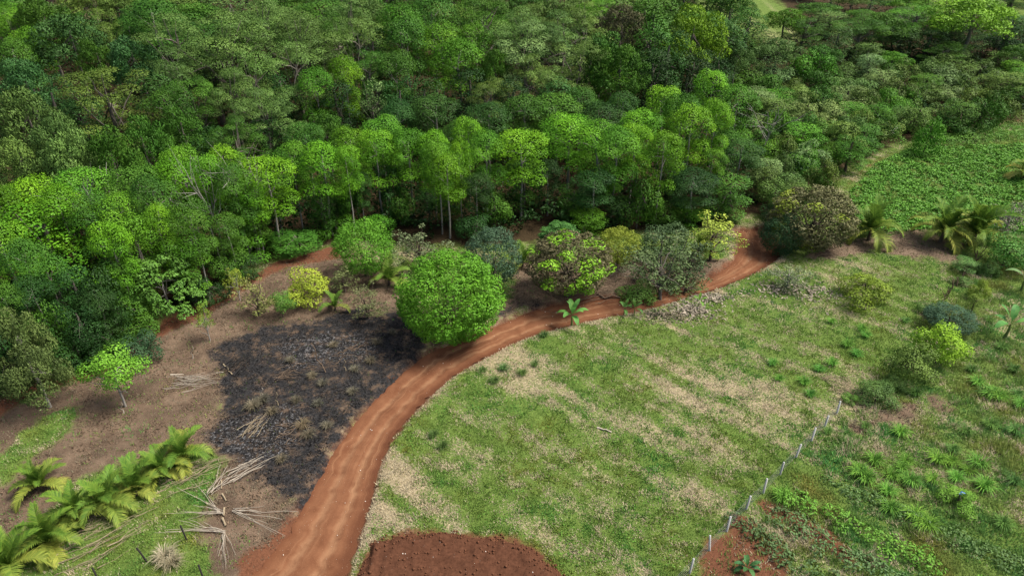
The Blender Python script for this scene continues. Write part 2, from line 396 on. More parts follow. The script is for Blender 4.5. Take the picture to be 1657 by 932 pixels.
def trunk_mesh(name, H, r0, ends, rng, fork=.45):
    top = np.array([rng.normal() * .15, rng.normal() * .15, H])
    pt_, rd_ = limb((0, 0, -.3), top, r0, r0 * .45, rng, 7, 0); ln_ = np.linspace(0, 1, 7)[:, None]; pt_ = .35 * pt_ + .65 * (pt_[0] * (1 - ln_) + pt_[-1] * ln_)
    paths = [(pt_, rd_)]
    for e in ends:
        s = rng.uniform(fork, .95); base = paths[0][0][0] * (1 - s) + paths[0][0][-1] * s
        paths.append(limb(base, e, r0 * .42, r0 * .12, rng, 5, .15))
    v, f = tubes(paths[1:], 5); LIMBS.append(mesh_np(name + '_limbs', v, [f], None, M['bark'], True))
    v, f = tubes(paths[:1], 7)
    return mesh_np(name, v, [f], None, M['bark'], True)
PROTO = {}; LIMBS = []
def add_proto(kind, lobes, W, H, trunkH, r0, rng, limbs=9, fork=.45, **kw):
    v, f, lv = crown_from_lobes(lobes, rng=rng, **kw)
    ends = [np.asarray(lobes[i][0]) for i in rng.permutation(len(lobes))[:limbs] if lobes[i][0][2] > (7.8 if kind == 'lobed' else 0)]
    if kind in ('round', 'mango', 'twotone', 'umbrella', 'rosette'): ends = [e_ * np.array([.55, .55, .8]) for e_ in ends]
    # measure the real extents so that placement by size is exact
    lo, hi = np.percentile(v, 1, 0), np.percentile(v, 99, 0)
    PROTO.setdefault(kind, []).append(dict(crown=mesh_np(kind + '_crown', v, [f], {'lv': lv}, M['leaf']),
        trunk=trunk_mesh(kind + '_trunk', trunkH, r0, ends, rng, fork), limbs=LIMBS.pop(), W=(hi[0] - lo[0] + hi[1] - lo[1]) / 2, H=hi[2]))
for s in range(6):      # A: tall slender tree, domed head of cauliflower lobes over a few lower tiers
    rng = np.random.default_rng(100 + s); L = []
    NT = 9
    for k in range(NT):
        a = k * 2.4 + rng.uniform(-.4, .4); u = (k + .3) / NT; el = math.asin(1 - 1.0 * u); q_ = rng.uniform(.85, 1.15); r_ = rng.uniform(1.15, 1.65)
        L.append(((1.75 * math.cos(el) * math.cos(a) * q_, 1.75 * math.cos(el) * math.sin(a) * q_, 8.6 + 2.0 * math.sin(el) * q_), (r_, r_, r_ * .8)))
    for k in range(8):
        a = k * 2.4 + 1; z = rng.uniform(5.2, 7.6); rad = rng.uniform(1.3, 2.1); r_ = rng.uniform(.95, 1.35)
        L.append(((rad * math.cos(a), rad * math.sin(a), z), (r_, r_, r_ * .8)))
    for k in range(s % 3):
        a = rng.uniform(0, 6.283); z = rng.uniform(3.0, 5.0); rad = rng.uniform(.8, 1.9); r_ = rng.uniform(.65, 1.0)
        L.append(((rad * math.cos(a), rad * math.sin(a), z), (r_, r_, r_ * .7)))
    add_proto('lobed', L, 6, 12, 10.0, .15, rng, fork=.72, per=620, leaf=.175, aspect=.58, up=.5, jit=.18, droop=.25, inner=.16, under=.10, lobevar=.95)
for s in range(4):      # B: wide feathery tree in layers
    rng = np.random.default_rng(200 + s); L = []
    for k in range(34):
        a = rng.uniform(0, 6.283); rr = 6.2 * math.sqrt(rng.random()); z = 13.2 - .085 * rr * rr - rng.choice([0, 0, 1.6, 3.4, 5.2]) + rng.normal() * .5
        r_ = rng.uniform(1.1, 2.1); L.append(((rr * math.cos(a), rr * math.sin(a), z), (r_, r_, r_ * .42)))
    add_proto('layered', L, 14, 14, 11, .32, rng, limbs=14, fork=.35, per=230, leaf=.24, aspect=.5, up=.9, jit=.24, droop=.05, under=.08, lobevar=.8)
for s in range(3):      # C: dull tree of drooping rosettes
    rng = np.random.default_rng(300 + s); L = []
    for k in range(46):
        d = unit(rng.normal(size=3)); d[2] = abs(d[2]) * 1.1 - .25; q_ = rng.uniform(.6, 1)
        r_ = rng.uniform(.7, 1.2); L.append(((4.2 * d[0] * q_, 4.2 * d[1] * q_, 7.6 + 4.6 * d[2] * q_), (r_, r_, r_ * .85)))
    add_proto('rosette', L, 10, 13, 10, .25, rng, per=340, leaf=.31, aspect=.34, up=.4, jit=.26, droop=.7, under=.25, lobevar=.8)
for s in range(4):      # E: broad shrub, foliage to the ground
    rng = np.random.default_rng(400 + s); L = []
    for k in range(20):
        d = unit(rng.normal(size=3)); d[2] = abs(d[2]); q_ = rng.uniform(.5, 1)
        r_ = rng.uniform(.55, 1.0); L.append(((2.0 * d[0] * q_, 2.0 * d[1] * q_, .7 + 2.6 * d[2] * q_), (r_, r_, r_ * .75)))
    add_proto('shrub', L, 5, 4, 2.6, .10, rng, per=520, leaf=.18, aspect=.5, up=.5, jit=.24, droop=.15, under=.5, lobevar=.5)
for s in range(3):      # F: vine hung tree, foliage in columns down to the ground
    rng = np.random.default_rng(500 + s); L = []
    for k in range(40):
        z = 11 * rng.random() ** .7; a = rng.uniform(0, 6.283); rad = (1.9 - .09 * z) * math.sqrt(rng.uniform(.2, 1)) * (1.25 if z > 6 else 1)
        r_ = rng.uniform(.6, 1.05); L.append(((rad * math.cos(a), rad * math.sin(a), z + .4), (r_, r_, r_ * 1.15)))
    add_proto('vine', L, 5.5, 12, 10.5, .2, rng, per=420, leaf=.19, aspect=.55, up=.4, jit=.24, droop=.45, under=.25, lobevar=.8)
for s in range(2):      # U: umbrella of big round leaves
    rng = np.random.default_rng(600 + s); L = []
    for k in range(130):
        d = unit(rng.normal(size=3)); d[2] = abs(d[2]) - .25; q_ = rng.uniform(.75, 1)
        L.append(((4 * d[0] * q_, 4 * d[1] * q_, 4.2 + 3.6 * d[2] * q_), (.62, .62, .22)))
    add_proto('umbrella', L, 9, 8, 5, .16, rng, limbs=16, per=240, leaf=.25, aspect=.7, up=1.2, jit=.28, droop=.1, under=.2, lobevar=.5)
for s in range(2):      # dense round crown (fruit tree), unit radius ellipsoid 4 m
    rng = np.random.default_rng(700 + s); L = []
    for k in range(95):
        d = unit(rng.normal(size=3)); q_ = rng.uniform(.80, .95); r_ = rng.uniform(.5, .85)
        L.append(((3.5 * d[0] * q_, 3.5 * d[1] * q_, 4 + 3.5 * d[2] * q_), (r_, r_, r_ * .85)))
    L.append(((0, 0, 4), (3.2, 3.2, 3.2)))
    add_proto('round', L, 8, 8, 3.5, .22, rng, limbs=10, fork=.3, per=360, leaf=.23, aspect=.4, up=.35, jit=.30, droop=.35, under=.5, lobevar=.5)
for s in range(2):      # sparse small tree 
    rng = np.random.default_rng(800 + s); L = []
    for k in range(38):
        d = unit(rng.normal(size=3)); q_ = rng.uniform(.35, 1); r_ = rng.uniform(.3, .75)
        L.append(((3.2 * d[0] * q_, 3.2 * d[1] * q_, 4.2 + 3 * d[2] * q_), (r_, r_, r_ * .7)))
    add_proto('sparse', L, 7, 7, 4.5, .16, rng, limbs=22, fork=.25, per=150, leaf=.27, aspect=.42, up=.5, jit=.7, droop=.2, under=.6, lobevar=.6)

PAL = dict(bright=(.090, .228, .010), fresh=(.068, .188, .012), mid=(.048, .130, .014), dark=(.028, .080, .014), blue=(.044, .118, .028), grey=(.098, .178, .038),
           olive=(.098, .170, .030), lime=(.170, .330, .020), yellow=(.235, .290, .035), brown=(.115, .105, .045), pale=(.155, .24, .07), gold=(.20, .19, .03), deep=(.019, .052, .010))  # deep: a green darkened to paint shade into the wood's gaps
BARK = dict(pale=(.30, .275, .24), grey=(.16, .14, .115), brown=(.11, .085, .065))
rngp = random.Random(11)
def jitter(c, a=.16):
    k = 1 + rngp.uniform(-a, a); h = rngp.uniform(-a, a) * .5
    return (c[0] * k * (1 + h), c[1] * k, c[2] * k * (1 - h))
def plant(name, label, cat, group, loc, kind, W, H, color, bark='grey', var=None, rz=None, hscale=None):
    pr = PROTO[kind][rngp.randrange(len(PROTO[kind])) if var is None else var]
    k = W / pr['W']; kz = H / pr['H'] if hscale is None else hscale
    loc = (loc[0], loc[1], float(ground_z(loc[0], loc[1])[0]) - .03)
    e = thing(name, label, cat, loc, rngp.uniform(0, 6.28) if rz is None else rz, group, (k, k, kz))
    tk = obj('trunk', pr['trunk'], e, color=BARK[bark]); obj('limbs', pr['limbs'], tk, color=BARK[bark]); obj('crown', pr['crown'], e, color=color)
    return e
ONES = ['zeroth', 'first', 'second', 'third', 'fourth', 'fifth', 'sixth', 'seventh', 'eighth', 'ninth', 'tenth', 'eleventh', 'twelfth', 'thirteenth', 'fourteenth', 'fifteenth', 'sixteenth', 'seventeenth', 'eighteenth', 'nineteenth', 'twentieth']
def ordinal(n):
    if n <= 20: return ONES[n]
    tens = {2: 'twenty', 3: 'thirty', 4: 'forty', 5: 'fifty'}
    return tens[n // 10] + '-' + ONES[n % 10] if n % 10 else {30: 'thirtieth', 40: 'fortieth', 50: 'fiftieth'}[n]
def stand(items, what, where, group, name='forest_tree', cat='tree'):
    """items: (px, py of the crown top, width px, kind, colour, height m). Distance: where the sight line meets that height above the ground."""
    items = sorted(items, key=lambda i: i[0])
    for n, (px, py, wp, kind, colr, h) in enumerate(items, 1):
        q, dz = P(px, py + wp * .06, h)
        while h > 2.6 and name == 'forest_tree' and samp(A['sd_forest'], q[0], q[1])[0] > -.6:      # a wood tree stands inside the wood's edge
            h -= .3; q, dz = P(px, py + wp * .06, h)
        if h < 6.5 and kind == 'lobed': kind = 'shrub'
        plant(name, f'{ordinal(n)} from left of the {what} {where}', cat, group, q, kind, wp * dz / FPX * (1.12 if name == 'forest_tree' else 1.25 if kind == 'layered' else 1.12), h, jitter(PAL[colr], .22), 'pale' if kind in ('lobed',) else 'grey')

front = [(467,229,45),(516,228,60),(556,234,38),(562,202,55),(614,186,58),(606,211,55),(658,205,55),(698,208,45),(707,227,42),(721,244,52),(742,222,32),(756,190,42),(785,210,52),(844,207,68),(922,182,68),(969,195,80),(1000,205,60),(1041,176,55),(1030,198,45),(1078,213,50),(1107,150,52),(1122,167,58),(1156,111,48),(1162,161,44),(1197,135,58),(1078,139,52)]
stand([(x, y, w_ * 1.12, 'lobed', 'bright' if i % 4 else 'fresh', 11.2 if x < 1050 else 12.5) for i, (x, y, w_) in enumerate(front)], 'tall bright green trees', "along the wood's middle front edge", 'tall trees of the front edge')
second = [(704,152,65),(490,196,48),(789,163,62),(850,152,60),(975,166,65),(902,150,70),(1010,148,42),(745,188,45),(640,160,48),(940,140,55)]
stand([(x, y, w_ * 1.1, 'lobed', 'mid' if i % 2 else 'dark', 10.5) for i, (x, y, w_) in enumerate(second)], 'half hidden green trees', 'just behind the tall front edge', 'second row trees')
low = [(562,279,34),(580,276,28),(536,305,48),(513,287,38),(490,322,42),(475,371,62),(626,264,45),(597,316,38),(649,305,34),(727,305,38),(721,337,34),(440,285,58),(414,316,55),(400,368,62),(617,345,38),(847,257,48),(963,273,52),(888,258,38),(798,305,50),(853,300,66),(1038,285,58),(690,300,36),(770,280,40),(930,300,42),(540,350,45),(680,340,40),(770,345,44),(1000,320,50),(880,335,48),(950,335,48),(1075,325,50),(1203,228,52),(1125,274,62),(1185,283,58),(1156,240,34),(1180,210,45),(1095,250,45),(1225,300,50),(1160,320,50),(1120,325,45),(1215,330,46)]
stand([(x, y, w_ * 1.15, ('vine' if i % 2 else 'shrub') if y >= 300 or i % 3 == 0 else 'lobed', ('mid', 'dark', 'deep', 'mid', 'fresh')[i % 5], 7.2 if y < 300 else 4.6) for i, (x, y, w_) in enumerate(low) if not (y > 285 and i % 3 == 1)], 'shorter leafy trees', "filling the wood's middle front edge", 'short trees of the front edge')  # greens partly the trees' own, partly darkened to paint shaded gaps
lefttop = [(41,284,72),(124,270,82),(86,297,70),(206,266,76),(275,254,62),(285,235,55),(354,237,55),(237,284,62),(426,252,72),(325,252,48),(0,300,60),(370,262,50),(395,285,48)]
stand([(x, y, w_ * 1.1, 'lobed', ('bright', 'fresh', 'bright', 'mid')[i % 4], 11.5) for i, (x, y, w_) in enumerate(lefttop)], 'bright green crowns', 'topping the left wood below its dark gap', 'top crowns of the left wood')
leftmid = [(55,321,95),(141,314,65),(182,311,58),(261,301,65),(299,321,55),(209,352,55),(247,332,40),(24,383,55),(106,362,52),(168,359,50),(178,387,44),(285,366,62),(319,383,55),(398,318,50),(405,370,60),(340,330,52),(362,345,46),(-20,350,70)]
stand([(x, y, w_ * 1.12, 'lobed' if i % 5 else 'vine', ('bright', 'mid', 'fresh')[i % 3], 10.5) for i, (x, y, w_) in enumerate(leftmid) if i not in (3, 8, 12, 15)], 'green trees', 'in the middle of the left wood', 'middle trees of the left wood')
leftlow = [(69,417,55,8.5),(41,445,52,8),(144,435,60,7.5),(185,414,50,8),(336,452,48,4.5),(360,412,42,5.5),(111,435,50,7.5),(149,462,50,6.5),(84,490,52,6),(118,490,48,6),(220,505,62,3.6),(118,540,55,4),(152,525,50,4.5),(0,460,50,8),(300,440,45,5.5),(190,470,50,6),(60,525,55,5),(-10,530,60,6),(175,545,42,3.2),(385,415,44,4.6)]
stand([(x, y, w_ * 1.15, ('vine', 'lobed', 'shrub')[i % 3] if h_ > 5 else 'shrub', ('mid', 'dark', 'deep', 'mid', 'deep')[i % 5], h_) for i, (x, y, w_, h_) in enumerate(leftlow)], 'low shade-coloured leafy trees', "at the left wood's front edge", 'front edge trees of the left wood')  # shade of the wood's lower edge is put into these crown colours
backleft = [(27,135,100,'rosette','grey',15),(81,182,75,'rosette','grey',14),(101,210,90,'rosette','grey',13),(20,220,80,'rosette','grey',12),(68,235,70,'rosette','grey',11),(159,105,115,'layered','olive',15),(169,206,80,'rosette','mid',13),(220,189,75,'rosette','mid',13),
 (101,22,105,'rosette','blue',15),(203,57,75,'rosette','blue',14),(27,91,80,'rosette','blue',14),(74,125,62,'vine','blue',14),(34,42,60,'lobed','fresh',14),(13,60,52,'lobed','mid',14),(203,20,44,'lobed','mid',14),(277,17,100,'layered','grey',17),(355,12,120,'layered','grey',18),(280,74,90,'layered','grey',15),(365,105,90,'layered','grey',14),(304,122,70,'layered','mid',13),(422,135,95,'layered','grey',13),(405,80,85,'layered','olive',15),
 (473,64,90,'layered','grey',15),(480,15,105,'layered','grey',17),(541,17,62,'layered','mid',16),(270,135,70,'lobed','mid',13),(287,172,66,'rosette','mid',12),(375,189,85,'layered','mid',11),(507,108,52,'lobed','fresh',13),(554,88,44,'lobed','bright',14),(524,182,66,'rosette','mid',10),(340,210,90,'vine','dark',9),(160,12,52,'layered','olive',15),(143,2,46,'sparse','brown',14),(430,190,60,'vine','dark',9),(245,120,62,'vine','dark',13),(120,150,70,'vine','blue',12),(450,110,66,'vine','dark',12),(330,50,80,'vine','dark',14),(60,-5,80,'rosette','mid',16),(240,-8,80,'lobed','mid',16),(420,-12,90,'layered','grey',18),(150,60,60,'rosette','mid',14),(10,5,60,'layered','fresh',15)]
stand(backleft, 'duller trees', 'in the upper left back wood', 'back trees of the upper left wood', 'back_tree')
backmid = [(577,27,72,'layered','grey',16),(648,2,72,'lobed','fresh',17),(655,25,60,'lobed','mid',16),(712,33,66,'lobed','fresh',15),(743,60,72,'lobed','fresh',14.5),(638,80,54,'lobed','mid',13),(600,122,56,'sparse','pale',11),(594,80,58,'layered','mid',13),(770,37,52,'lobed','fresh',15),(800,80,44,'rosette','mid',13),(847,8,90,'layered','grey',17),(855,28,115,'layered','pale',16),(915,15,105,'layered','grey',17),(940,58,80,'layered','grey',15),(975,50,90,'rosette','mid',15),(1006,68,86,'rosette','mid',15),(990,110,58,'lobed','fresh',11),(851,85,72,'layered','grey',13),(888,105,64,'layered','grey',12),(793,125,62,'layered','olive',11),(1010,6,72,'rosette','brown',16),(1057,33,66,'vine','mid',15),(1085,50,60,'vine','dark',15),(1127,8,96,'rosette','lime',17),(685,125,62,'vine','dark',11),(645,128,58,'vine','dark',11),(760,110,60,'vine','deep',11),(905,125,70,'vine','dark',11),(830,125,60,'vine','deep',11),(1060,80,60,'vine','deep',13),(1125,80,60,'vine','deep',12),(600,45,60,'vine','dark',14),(780,-5,90,'layered','mid',17),(700,-10,80,'lobed','mid',17),(950,-10,90,'layered','grey',18),(1060,-5,80,'vine','mid',17),(540,130,60,'vine','deep',11),(560,-8,80,'layered','grey',17)]  # deep vine trees: fillers coloured dark as painted shade between crowns
stand(backmid, 'mixed tall trees', 'in the upper middle back wood', 'back trees of the upper middle wood', 'back_tree')
backright = [(1180,30,66,'vine','dark',13),(1275,12,62,'rosette','fresh',9),(1306,26,56,'layered','mid',8),(1195,70,50,'rosette','grey',9),(1260,60,70,'rosette','grey',8),(1360,42,40,'vine','grey',9),(1400,22,70,'layered','mid',9),(1440,18,70,'rosette','mid',9),(1490,5,78,'layered','fresh',10),(1465,40,60,'vine','dark',7),(1583,-6,112,'rosette','lime',13),(1408,68,46,'vine','olive',6),(1448,82,50,'rosette','fresh',5.5),(1536,66,60,'layered','mid',6),(1640,22,56,'vine','dark',9),(1510,45,56,'vine','dark',7),(1215,12,60,'vine','mid',11),(1550,20,50,'vine','deep',9),(1650,70,50,'rosette','mid',6),(1165,85,52,'vine','dark',9),(1335,72,50,'rosette','mid',6)]
stand(backright, 'mixed trees', 'at the upper right behind the scrub', 'back trees of the upper right', 'back_tree')
# scrub on the right: rows of rounded bushes
rs = random.Random(5); SCRUB = [(1210,95,1657),(1215,118,1680),(1225,140,1680),(1235,160,1650),(1235,180,1560),(1235,202,1450),(1245,225,1400),(1240,250,1370),(1245,275,1345),(1255,300,1320)]
rowname = ['rearmost', 'second', 'third', 'fourth', 'fifth', 'sixth', 'seventh', 'eighth', 'ninth', 'nearest']
for ri, (x0, yy, x1) in enumerate(SCRUB):
    xs, x = [], x0 + rs.uniform(-8, 8)
    while x < x1: xs.append(x); x += rs.uniform(28, 42)
    for n, x in enumerate(xs, 1):
        h_ = rs.uniform(3.4, 6.0); y2 = yy + rs.uniform(-9, 9); q, dz = P(x, y2, h_)
        colr = rs.choice(['olive', 'mid', 'grey', 'fresh', 'mid', 'olive', 'pale', 'fresh', 'olive'])
        plant('shrub', f'{ordinal(n)} bush from left in the {rowname[ri]} row of the right hand scrub', 'bush', 'scrub bushes on the right', q, rs.choice(['shrub', 'shrub', 'vine', 'shrub', 'shrub']), rs.uniform(46, 70) * dz / FPX, h_, jitter(PAL[colr], .25), 'brown')
# trees of the far slope beyond the picture's top, so the wood goes on
rs = random.Random(9)
for ri, yy in enumerate(np.arange(134, 205, 9.5)):
    n = 0
    for x in np.arange(-115, 150, 11.0):
        x2, y2 = x + rs.uniform(-4, 4), yy + rs.uniform(-4, 4)
        if abs(x2) > .74 * y2 + 8 or (52 < x2 < 72 and y2 > 158) or (x2 > 40 and y2 < 150) or (x2 < 45 and y2 > 178): continue
        h_ = rs.uniform(9, 13) if x2 < 50 else rs.uniform(4, 7.5); n += 1
        plant('far_tree', f'{ordinal(n)} from left in the {ONES[ri + 1]} row of trees up the far slope', 'tree', 'trees of the far slope', (x2, y2), rs.choice(['rosette', 'layered', 'vine', 'lobed']), rs.uniform(9, 14) * (1 if x2 < 50 else .75), h_, jitter(PAL[rs.choice(['mid', 'grey', 'mid', 'fresh', 'olive'])], .2))

# ------------------------------------------------------------------ single trees and bushes of the clearing
def dome_lobes(seed, R, n, r0, r1, zc, squash=1.0, low=-1.0):
    rng = np.random.default_rng(seed); L = []
    while len(L) < n:
        d = unit(rng.normal(size=3))
        if d[2] < low: continue
        q_ = rng.uniform(.86, .97); r_ = rng.uniform(r0, r1); k = R - r_ * .8
        L.append(((k * d[0] * q_, k * d[1] * q_, zc + k * squash * d[2] * q_), (r_, r_, r_ * .85)))
    L.append(((0, 0, zc), (R * .80, R * .80, R * .80 * squash)))
    return L, rng
L, rng = dome_lobes(900, 5, 230, .42, .92, 4.6)
add_proto('mango', L, 10, 9.6, 4.5, .3, rng, limbs=14, fork=.25, per=340, leaf=.24, aspect=.4, up=.4, jit=.28, droop=.35, under=.8, lobevar=.4)
for s in (0, 1):
    L, rng = dome_lobes(910 + s, 4, 150, .45, .75, 4.2)
    nz = np.array([.5 + .5 * math.sin(2.1 * l[0][0] + 1.3 * s) * math.sin(1.7 * l[0][1] + .6) + .12 * l[0][2] * 0 - .10 * l[0][0] for l in L])
    nz[-1] = -9; thr = np.percentile(nz, (66, 88)[s]); La = [l for l, v in zip(L, nz) if v <= thr]; Lb = [l for l, v in zip(L, nz) if v > thr]
    add_proto('twotone', La, 8, 8, 4, .3, rng, limbs=16, fork=.3, per=230, leaf=.30, aspect=.38, up=.35, jit=.42, droop=.4, under=.7, lobevar=.5)
    v, f, lv = crown_from_lobes(Lb, 230, .30, .4, rng, up=.4, jit=.45, droop=.3)
    PROTO['twotone'][s]['flush'] = mesh_np('new_leaves', v, [f], {'lv': lv}, M['leaf'])
for k_ in PROTO:
    for pr in PROTO[k_]:
        co = np.zeros(len(pr['crown'].vertices) * 3, np.float32); pr['crown'].vertices.foreach_get('co', co); zz = co[2::3]
        pr['z0'], pr['z1'] = np.percentile(zz, 1), np.percentile(zz, 99.5)
def hero(name, label, cat, cx, cy, wp, hp, clear, kind, color, bark='grey', var=0, flush=None, group=None, rz=None):
    """crown centre and size in pixels; the trunk stands on the ground below, crown bottom `clear` metres up"""
    b = 2.0
    for _ in range(12):
        q, dz = P(cx, cy, clear + b)
        a = wp * dz / FPX / 2; th = math.atan2(CAM_H - q[2] - clear - b, math.hypot(q[0], q[1])); hh = hp * dz / FPX / 2
        b = .5 * b + .5 * math.sqrt(max(hh * hh - (a * math.sin(th)) ** 2, (.4 * a) ** 2)) / math.cos(th)
    a *= .94; b *= .96; pr = PROTO[kind][var]; k = 2 * a / pr['W']; kz = 2 * b / (pr['z1'] - pr['z0'])
    e = thing(name, label, cat, (q[0], q[1], float(ground_z(q[0], q[1])[0]) - .03), rngp.uniform(0, 6.28) if rz is None else rz, group)
    tk = obj('trunk', pr['trunk'], e, scale=(k, k, (clear + 2 * b) / pr['z1'] * .96), color=BARK[bark]); obj('limbs', pr['limbs'], tk, color=BARK[bark])
    obj('crown', pr['crown'], e, (0, 0, clear - pr['z0'] * kz), None, (k, k, kz), color)
    if flush: obj('new_leaves', pr['flush'], e, (0, 0, clear - pr['z0'] * kz), None, (k, k, kz), flush)
    return e
H = hero
H('mango_tree', 'large ball shaped bright green mango tree beside the road bend', 'tree', 727, 478, 172, 150, .25, 'mango', (.094, .245, .017), 'brown')
H('fruit_tree', 'bright green round tree left behind the ball shaped mango tree', 'tree', 587, 395, 98, 92, .9, 'round', (.095, .250, .020), 'brown', 1)
H('fruit_tree', 'dark grey green round tree right behind the ball shaped mango tree', 'tree', 797, 411, 94, 96, .9, 'round', (.055, .105, .055), 'brown', 1)
H('mango_tree', 'mango tree with brown crown and lime green flush above the road', 'tree', 922, 422, 142, 106, 1.2, 'twotone', (.105, .095, .045), 'brown', 0, (.16, .33, .02), rz=2.2)
H('sparse_tree', 'thin grey green tree behind the ball shaped mango tree', 'tree', 676, 398, 88, 70, .8, 'sparse', (.12, .155, .07), 'brown')
H('golden_tree', 'small yellow gold tree beside the brown and lime mango', 'tree', 1002, 396, 68, 62, 1.0, 'round', (.20, .25, .028), 'brown')
H('ragged_tree', 'ragged dull green tree with bare trunk standing at the road edge', 'tree', 1080, 402, 125, 104, 2.4, 'sparse', (.092, .135, .05), 'grey', 1)
H('ragged_tree', 'low dull green tree under the ragged tree by the road', 'tree', 1100, 435, 85, 60, .5, 'sparse', (.07, .11, .04), 'brown', 0)
H('ragged_tree', 'grey green bush left of the ragged roadside tree', 'bush', 1046, 428, 78, 60, .2, 'sparse', (.10, .15, .055), 'brown', 1)
H('ragged_tree', 'dull green bush filling the gap behind the ragged tree', 'bush', 1070, 388, 90, 62, .6, 'shrub', (.060, .105, .040), 'brown', 2)
H('ragged_tree', 'grey leaved bush right of the ragged roadside tree', 'bush', 1118, 420, 70, 74, .2, 'sparse', (.085, .13, .055), 'brown', 0)
H('leafy_bush', 'low green weeds at the road edge under the ragged tree', 'bush', 1034, 464, 62, 30, 0, 'shrub', (.09, .18, .03), 'brown', 0)
H('leafy_bush', 'low olive bush at the road edge right of the ragged tree', 'bush', 1108, 456, 66, 36, 0, 'sparse', (.10, .16, .045), 'brown', 1)
H('yellow_tree', 'pale yellow green tree beside the red turning place', 'tree', 1158, 372, 98, 72, 1.6, 'sparse', (.30, .38, .055), 'brown')
H('mango_tree', 'big brown leaved round tree at the end of the road', 'tree', 1316, 347, 130, 100, .6, 'twotone', (.125, .125, .052), 'brown', 1, (.20, .26, .03), rz=.4)
H('dark_tree', 'dark green round tree leaning on the big brown leaved tree', 'tree', 1268, 372, 68, 68, .2, 'round', (.035, .085, .030), 'brown', 1)
H('fruit_tree', 'light green tree with yellow fruit on bare soil at left', 'tree', 180, 598, 98, 82, 1.9, 'shrub', (.12, .28, .025), 'pale', 1)
H('olive_tree', "tall olive green tree at the left wood's lowest corner", 'tree', 28, 545, 90, 100, 2.5, 'rosette', (.105, .155, .042), 'pale')
H('olive_tree', 'olive green tree right below the tall olive tree at left', 'tree', 55, 600, 100, 100, 1.2, 'rosette', (.085, .125, .035), 'pale', 1)
H('leafy_bush', 'yellow green bush between the burnt ground and the wood', 'bush', 490, 461, 76, 58, .3, 'shrub', (.26, .33, .03), 'brown')
H('leafy_bush', 'thin yellowish bush left of the bright yellow bush', 'bush', 412, 478, 66, 62, .5, 'sparse', (.19, .21, .06), 'brown')
H('leafy_bush', 'small plain green bush just left of the yellow bush', 'bush', 453, 489, 42, 42, .5, 'shrub', (.09, .20, .03), 'brown', 1)
H('leafy_bush', 'thin olive bush at the top of the burnt ground', 'bush', 592, 484, 72, 62, .5, 'sparse', (.13, .15, .06), 'brown', 1)
H('leafy_bush', 'thin grey green bush under the bright round tree', 'bush', 555, 448, 60, 50, .4, 'sparse', (.14, .17, .06), 'brown')
H('leafy_bush', 'tuft of yellow green leaves in front of the left wood', 'bush', 380, 450, 38, 46, 1.2, 'sparse', (.25, .32, .04), 'pale', 1)
H('cut_tree', 'lopped white trunk with a tuft of leaves', 'tree', 328, 508, 36, 44, 1.6, 'sparse', (.16, .25, .03), 'pale')
H('umbrella_tree', 'tree with umbrella like whorls of broad leaves in left wood', 'tree', 262, 452, 120, 100, 1.0, 'umbrella', (.088, .195, .030), 'pale')
H('umbrella_tree', 'small umbrella leaved tree below the brown and lime mango', 'tree', 905, 375, 70, 40, 2.0, 'umbrella', (.055, .15, .03), 'pale', 1)
H('dark_bush', 'dark grey green bush under the umbrella leaved tree', 'bush', 228, 558, 74, 62, .1, 'shrub', (.035, .08, .032), 'brown', 2)
H('leafy_bush', 'yellow green bush alone on the right lawn', 'bush', 1400, 465, 88, 58, .1, 'shrub', (.15, .22, .02), 'brown', 3)
H('leafy_bush', 'thin pale bush over pale leaf heap right of road', 'bush', 1278, 445, 66, 48, .2, 'sparse', (.17, .22, .10), 'pale')
H('leafy_bush', 'dark blue green dome bush on the right fence line', 'bush', 1540, 513, 80, 48, .05, 'round', (.050, .105, .055), 'brown', 1)
H('leafy_bush', 'bright lime green bush on the right fence line', 'bush', 1524, 556, 86, 78, .1, 'shrub', (.20, .36, .025), 'brown', 1)
H('leafy_bush', 'olive green bush in front of the bright lime bush', 'bush', 1482, 584, 90, 76, .1, 'shrub', (.115, .185, .035), 'brown', 2)
H('leafy_bush', 'low grassy bush at the top end of the wire fence', 'bush', 1420, 636, 64, 46, 0, 'shrub', (.07, .135, .03), 'brown', 0)
H('leafy_bush', 'small bright bush by the last fence post', 'bush', 1378, 643, 30, 22, 0, 'shrub', (.10, .22, .03), 'brown', 2)
H('leafy_bush', 'large bright green bush at the right picture edge', 'bush', 1632, 405, 84, 66, .2, 'shrub', (.07, .19, .03), 'brown', 1)
H('leafy_bush', 'small yellow green bush right of the stake fence', 'bush', 1587, 466, 34, 36, .1, 'shrub', (.19, .27, .03), 'brown', 2)
H('leafy_bush', 'tall thin weed below the small yellow green bush', 'bush', 1575, 495, 26, 46, .1, 'vine', (.13, .20, .03), 'brown', 2)
H('leafy_bush', 'light green climber on the upper end of the stake fence', 'bush', 1568, 427, 42, 24, .3, 'shrub', (.10, .21, .05), 'brown', 0)
H('leafy_bush', 'light green vegetable bush with a blue bag in the right field', 'bush', 1552, 806, 62, 34, 0, 'shrub', (.13, .27, .03), 'brown', 3)
H('dry_bush', 'grey dry leafless bush at the right picture edge', 'bush', 1640, 345, 60, 62, 0, 'sparse', (.22, .20, .15), 'pale', 1)
H('white_shrub', 'white flowering bush at the lower edge of the scrub', 'bush', 1326, 254, 24, 26, .6, 'shrub', (.55, .52, .46), 'brown', 0)
H('white_shrub', 'white flowering bush beside the red footpath', 'bush', 1436, 208, 26, 22, .4, 'shrub', (.5, .48, .43), 'brown', 1)
H('leafy_bush', 'bright light green bush in the lower scrub', 'bush', 1298, 270, 36, 34, .2, 'shrub', (.11, .27, .03), 'brown', 2)
